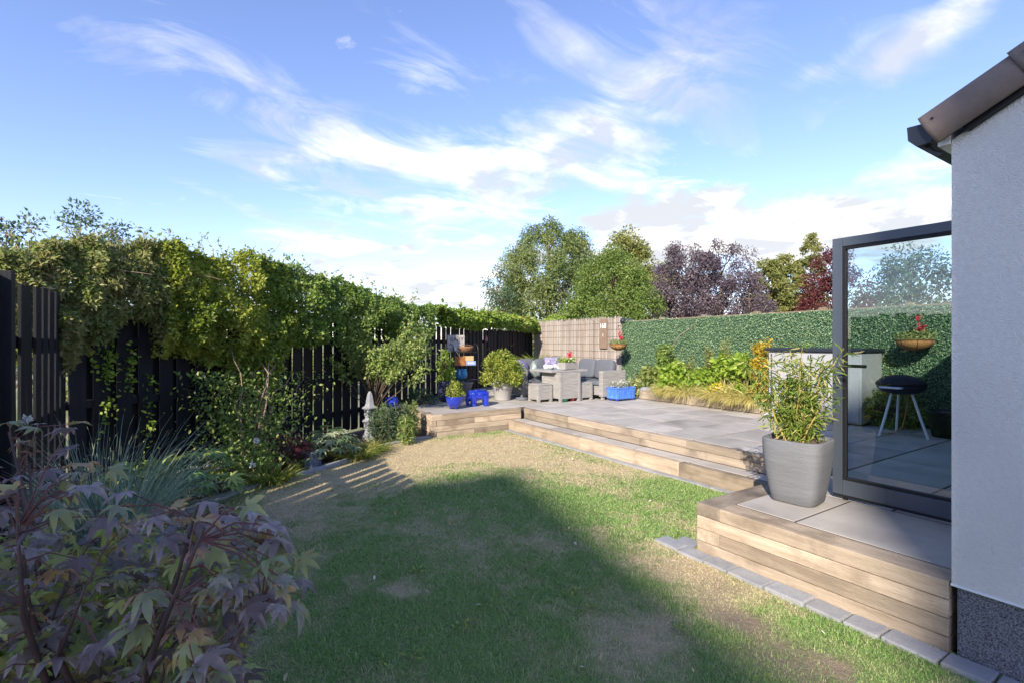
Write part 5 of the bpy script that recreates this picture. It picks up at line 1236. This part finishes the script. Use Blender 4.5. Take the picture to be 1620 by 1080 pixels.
for k, (px, py, d_) in enumerate(((404, 697, 5.9), (478, 716, 6.7), (398, 735, 5.7), (38, 664, 3.4))):
    t = thing('white_flower', ['white dahlia bloom by the climber trunk', 'small white flower beside the stump pot', 'pale pink bloom at the foot of the trunk', 'white flower head at the left edge behind the maple'][k], 'flower', P(px, d_, 0)); zz_ = zat(py, d_)
    MB().tube([(0, 0, 0), (.01, .01, zz_)], .004, 4).obj('stem', M_bark, t); c = np.array([.01, .01, zz_]); o_ = nrm(rng.normal(size=(n, 3))) * .02
    leaves('petals', c + o_, L_petal, t, (.018, .032), .5, nrm(o_), 0, 0, T_OVAL)
bush('groundcover', 'low dark green plants on the soil under the fence left of the fatsia', P(215, 5.0), .6, .35, 1500, (.05, .1), L_ivy, .6, T_OVAL, 60, .12, dome, 71)
bush('groundcover', 'low dark foliage on the soil behind the strap-leaf clumps', P(455, 7.0), .5, .25, 900, (.04, .08), L_ivy, .6, T_OVAL, 50, .1, dome, 72)
bush('groundcover', 'bright green low plants under the purple maple leaves', P(105, 2.3), .5, .55, 1400, (.06, .13), L_hyd, .5, T_OVAL, 50, .15, dome, 73)
# fallen leaves on the soil and lawn
n = 420; a_ = rng.integers(3, len(KERB) - 1, n); f_ = rng.random(n); kx = np.array([KERB[i][0] for i in range(len(KERB))]); ky = np.array([KERB[i][1] for i in range(len(KERB))])
x = kx[a_] + (kx[a_ + 1 - (a_ == len(KERB) - 1)] - kx[a_]) * f_; y = ky[a_] + (ky[a_ + 1 - (a_ == len(KERB) - 1)] - ky[a_]) * f_ + rng.uniform(.05, 1.3, n)
ok = (y < fence_y(x) - .2) & (x < 3.3); pts = np.stack([x, y, np.full(n, .008)], 1)[ok]
tag(leaves('leaf_litter', pts, leafmat('dead_leaf', [(0, (.12, .06, .03)), (.6, (.28, .16, .08)), (1, (.42, .33, .2))], .1), None, (.03, .06), .5, None, 0, 3.0, T_OVAL), 'dry brown leaf litter scattered on the border soil', 'leaf litter', kind='stuff')

n = 150; x = rng.uniform(.2, 4.8, n); y = rng.uniform(1.2, 7.6, n); ok = inpoly(x, y, LAWN); pts = np.stack([x, y, np.full(n, .035)], 1)[ok]
tag(leaves('fallen_leaves', pts, leafmat('lawn_leaf', [(0, (.16, .08, .04)), (.5, (.42, .33, .12)), (.8, (.5, .45, .3)), (1, (.6, .58, .5))], .1), None, (.018, .045), .55, None, 0, 3.0, T_OVAL), 'small fallen leaves and pale flecks scattered over the lawn', 'fallen leaves', kind='stuff')
random.seed(77); n = 0; pts = []; outs = []
for k in range(14):
    px, py = random.uniform(420, 1150), random.uniform(760, 1070); c = G(px, py)
    if not inpoly(np.array([c.x]), np.array([c.y]), LAWN)[0]: continue
    for i in range(22):
        a = random.uniform(0, 6.28); pts.append((c.x + math.cos(a) * random.uniform(0, .05), c.y + math.sin(a) * random.uniform(0, .05), .03)); outs.append((math.cos(a), math.sin(a), .35))
tag(leaves('lawn_weeds', np.array(pts), L_fat, None, (.018, .036), .4, np.array(outs) * 2, -.1, 1.2, T_OVAL), 'little broad-leaved weed rosettes dotted in the lawn', 'weeds', kind='stuff')

# ================================================================== PURPLE MAPLE IN THE FOREGROUND
def maple():
    random.seed(33)
    t = thing('japanese_maple', 'purple-leaved maple bush filling the lower left foreground', 'shrub', (P(120, 1.45).x, P(120, 1.45).y, 0))
    org_ = t.location.copy()
    meshes = []
    m_leaf = leafmat('maple_leaf', [(0, (.17, .125, .125)), (.22, (.25, .195, .185)), (.38, (.36, .30, .29)), (.50, (.21, .22, .12)), (.70, (.27, .29, .11)), (.85, (.42, .27, .11)), (1, (.28, .15, .12))], .30, .33, False, .55, mottle=.7)
    m_leafa = leafmat('maple_leaf_inner', [(0, (.16, .13, .13)), (.30, (.22, .18, .175)), (.45, (.20, .24, .10)), (.8, (.34, .40, .10)), (1, (.38, .26, .11))], .30, .33, True, .55)
    for k in range(5):
        tv, tf = palmate(7 if k else 5, .40, 118, .20, seed=k); me = bpy.data.meshes.new('leaf')
        tv = tv.copy(); tv[:, 2] -= (.06 + .09 * k) * (tv[:, 0] ** 2 + tv[:, 1] ** 2); tv[:, 2] += (.28 - .16 * k) * np.abs(tv[:, 0]) + .06 * np.sin(9 * tv[:, 0] + 5 * tv[:, 1] + k); tv[:, 0] *= .85 + .08 * k
        me.from_pydata(tv.tolist(), [], tf.tolist()); me.materials.append(m_leaf); me.polygons.foreach_set('use_smooth', [True] * len(me.polygons)); me.update(); meshes.append(me)
    # outline of the bush in view: (px, highest py), real depth by layer
    edge = [(-40, 640), (0, 655), (60, 668), (110, 668), (150, 690), (200, 700), (250, 790), (330, 775), (400, 800), (450, 860), (475, 880)]
    spots = []
    tries = 0
    while len(spots) < 300 and tries < 20000:
        tries += 1
        px = random.uniform(-60, 480); py = random.uniform(650, 1120)
        e = np.interp(px, [a for a, b in edge], [b for a, b in edge])
        if py < e: continue
        if px > 250 and py > 960 and px > 400 - (py - 960) * .35: continue
        dens = .30 if py < 800 else .55
        if px > 300: dens = .85
        if random.random() > dens: continue
        d = random.uniform(1.12, 1.8) if py > 760 else random.uniform(1.25, 1.9)
        if px > 300: d = random.uniform(1.05, 1.5)
        spots.append((P(px, d, zat(py, d)), d))
    spots.append((P(-2, 1.0, zat(612, 1.0)), 1.0))
    stems = MB(); tips = []
    for i, (p, d) in enumerate(spots[:300]):
        o = link('leaf', meshes[i % 5], None, t); s_ = random.uniform(.036, .074); o.location = p - org_
        outd = Vector((p.x - org_.x, p.y - org_.y, 0)) + Vector((random.gauss(0, .25), random.gauss(0, .25), 0)); a = math.atan2(outd.y, outd.x) - math.pi / 2
        q = Matrix.Rotation(a, 3, 'Z') @ Matrix.Rotation(R(random.gauss(-2, 13)), 3, 'X') @ Matrix.Rotation(R(random.gauss(0, 20)), 3, 'Y')
        o.rotation_euler = q.to_euler(); o.scale = (s_, s_, s_)
        tips.append((p - org_, q @ Vector((0, 1, 0))))
    n = 1100; pts = []
    for i in range(n):
        px = random.uniform(-60, 400); py = random.uniform(770, 1120); d = random.uniform(1.3, 2.0); pts.append(tuple(P(px, d, max(.15, zat(py, d) - .1)) - org_))
    V, Fx = leaf_geo(np.array(pts), rng.normal(size=(n, 3)) + np.array([.3, .2, -.3]), rng.normal(size=(n, 3)) * .35 + np.array([0, 0, 1.0]), rng.uniform(.035, .07, n), 1.0, palmate(7, .40, 118, .20, seed=9))
    o = link('inner_foliage', np_mesh('inner_foliage', V, Fx, np.repeat(rng.random(n), len(palmate(7)[0])), False), m_leafa, t); o['kind'] = 'stuff'
    M_tw = mat('dark_twig', (.05, .035, .035), (.09, .05, .045), 20, .6); M_pet = mat('red_petiole', (.12, .05, .045), None, 5, .5)
    hubs = []
    for k in range(22):
        e = random.choice(tips)[0]; e = Vector(e) + Vector((random.gauss(0, .04), random.gauss(0, .04), -.03)); b = Vector((random.gauss(0, .05), random.gauss(0, .05), 0)); m1 = b.lerp(e, .35) + Vector((0, 0, .18)); m2 = b.lerp(e, .7) + Vector((random.gauss(0, .03), random.gauss(0, .03), .12))
        MB().tube([b, m1, m2, e], [.016, .010, .006, .003], 6).obj('branch', M_tw, t, True); hubs += [m1.lerp(m2, f) for f in (.3, .6, .9)] + [m2.lerp(e, f) for f in (.3, .6, .9)]
    mb = MB()
    for p, ax in tips:
        h = min(hubs, key=lambda h_: (h_ - p).length)
        if (h - p).length < .45: mb.tube([h, h.lerp(p, .5) + Vector((0, 0, .02)), p], [.0022, .0018, .0013], 4)
    mb.obj('petioles', M_pet, t)['kind'] = 'stuff'
maple()
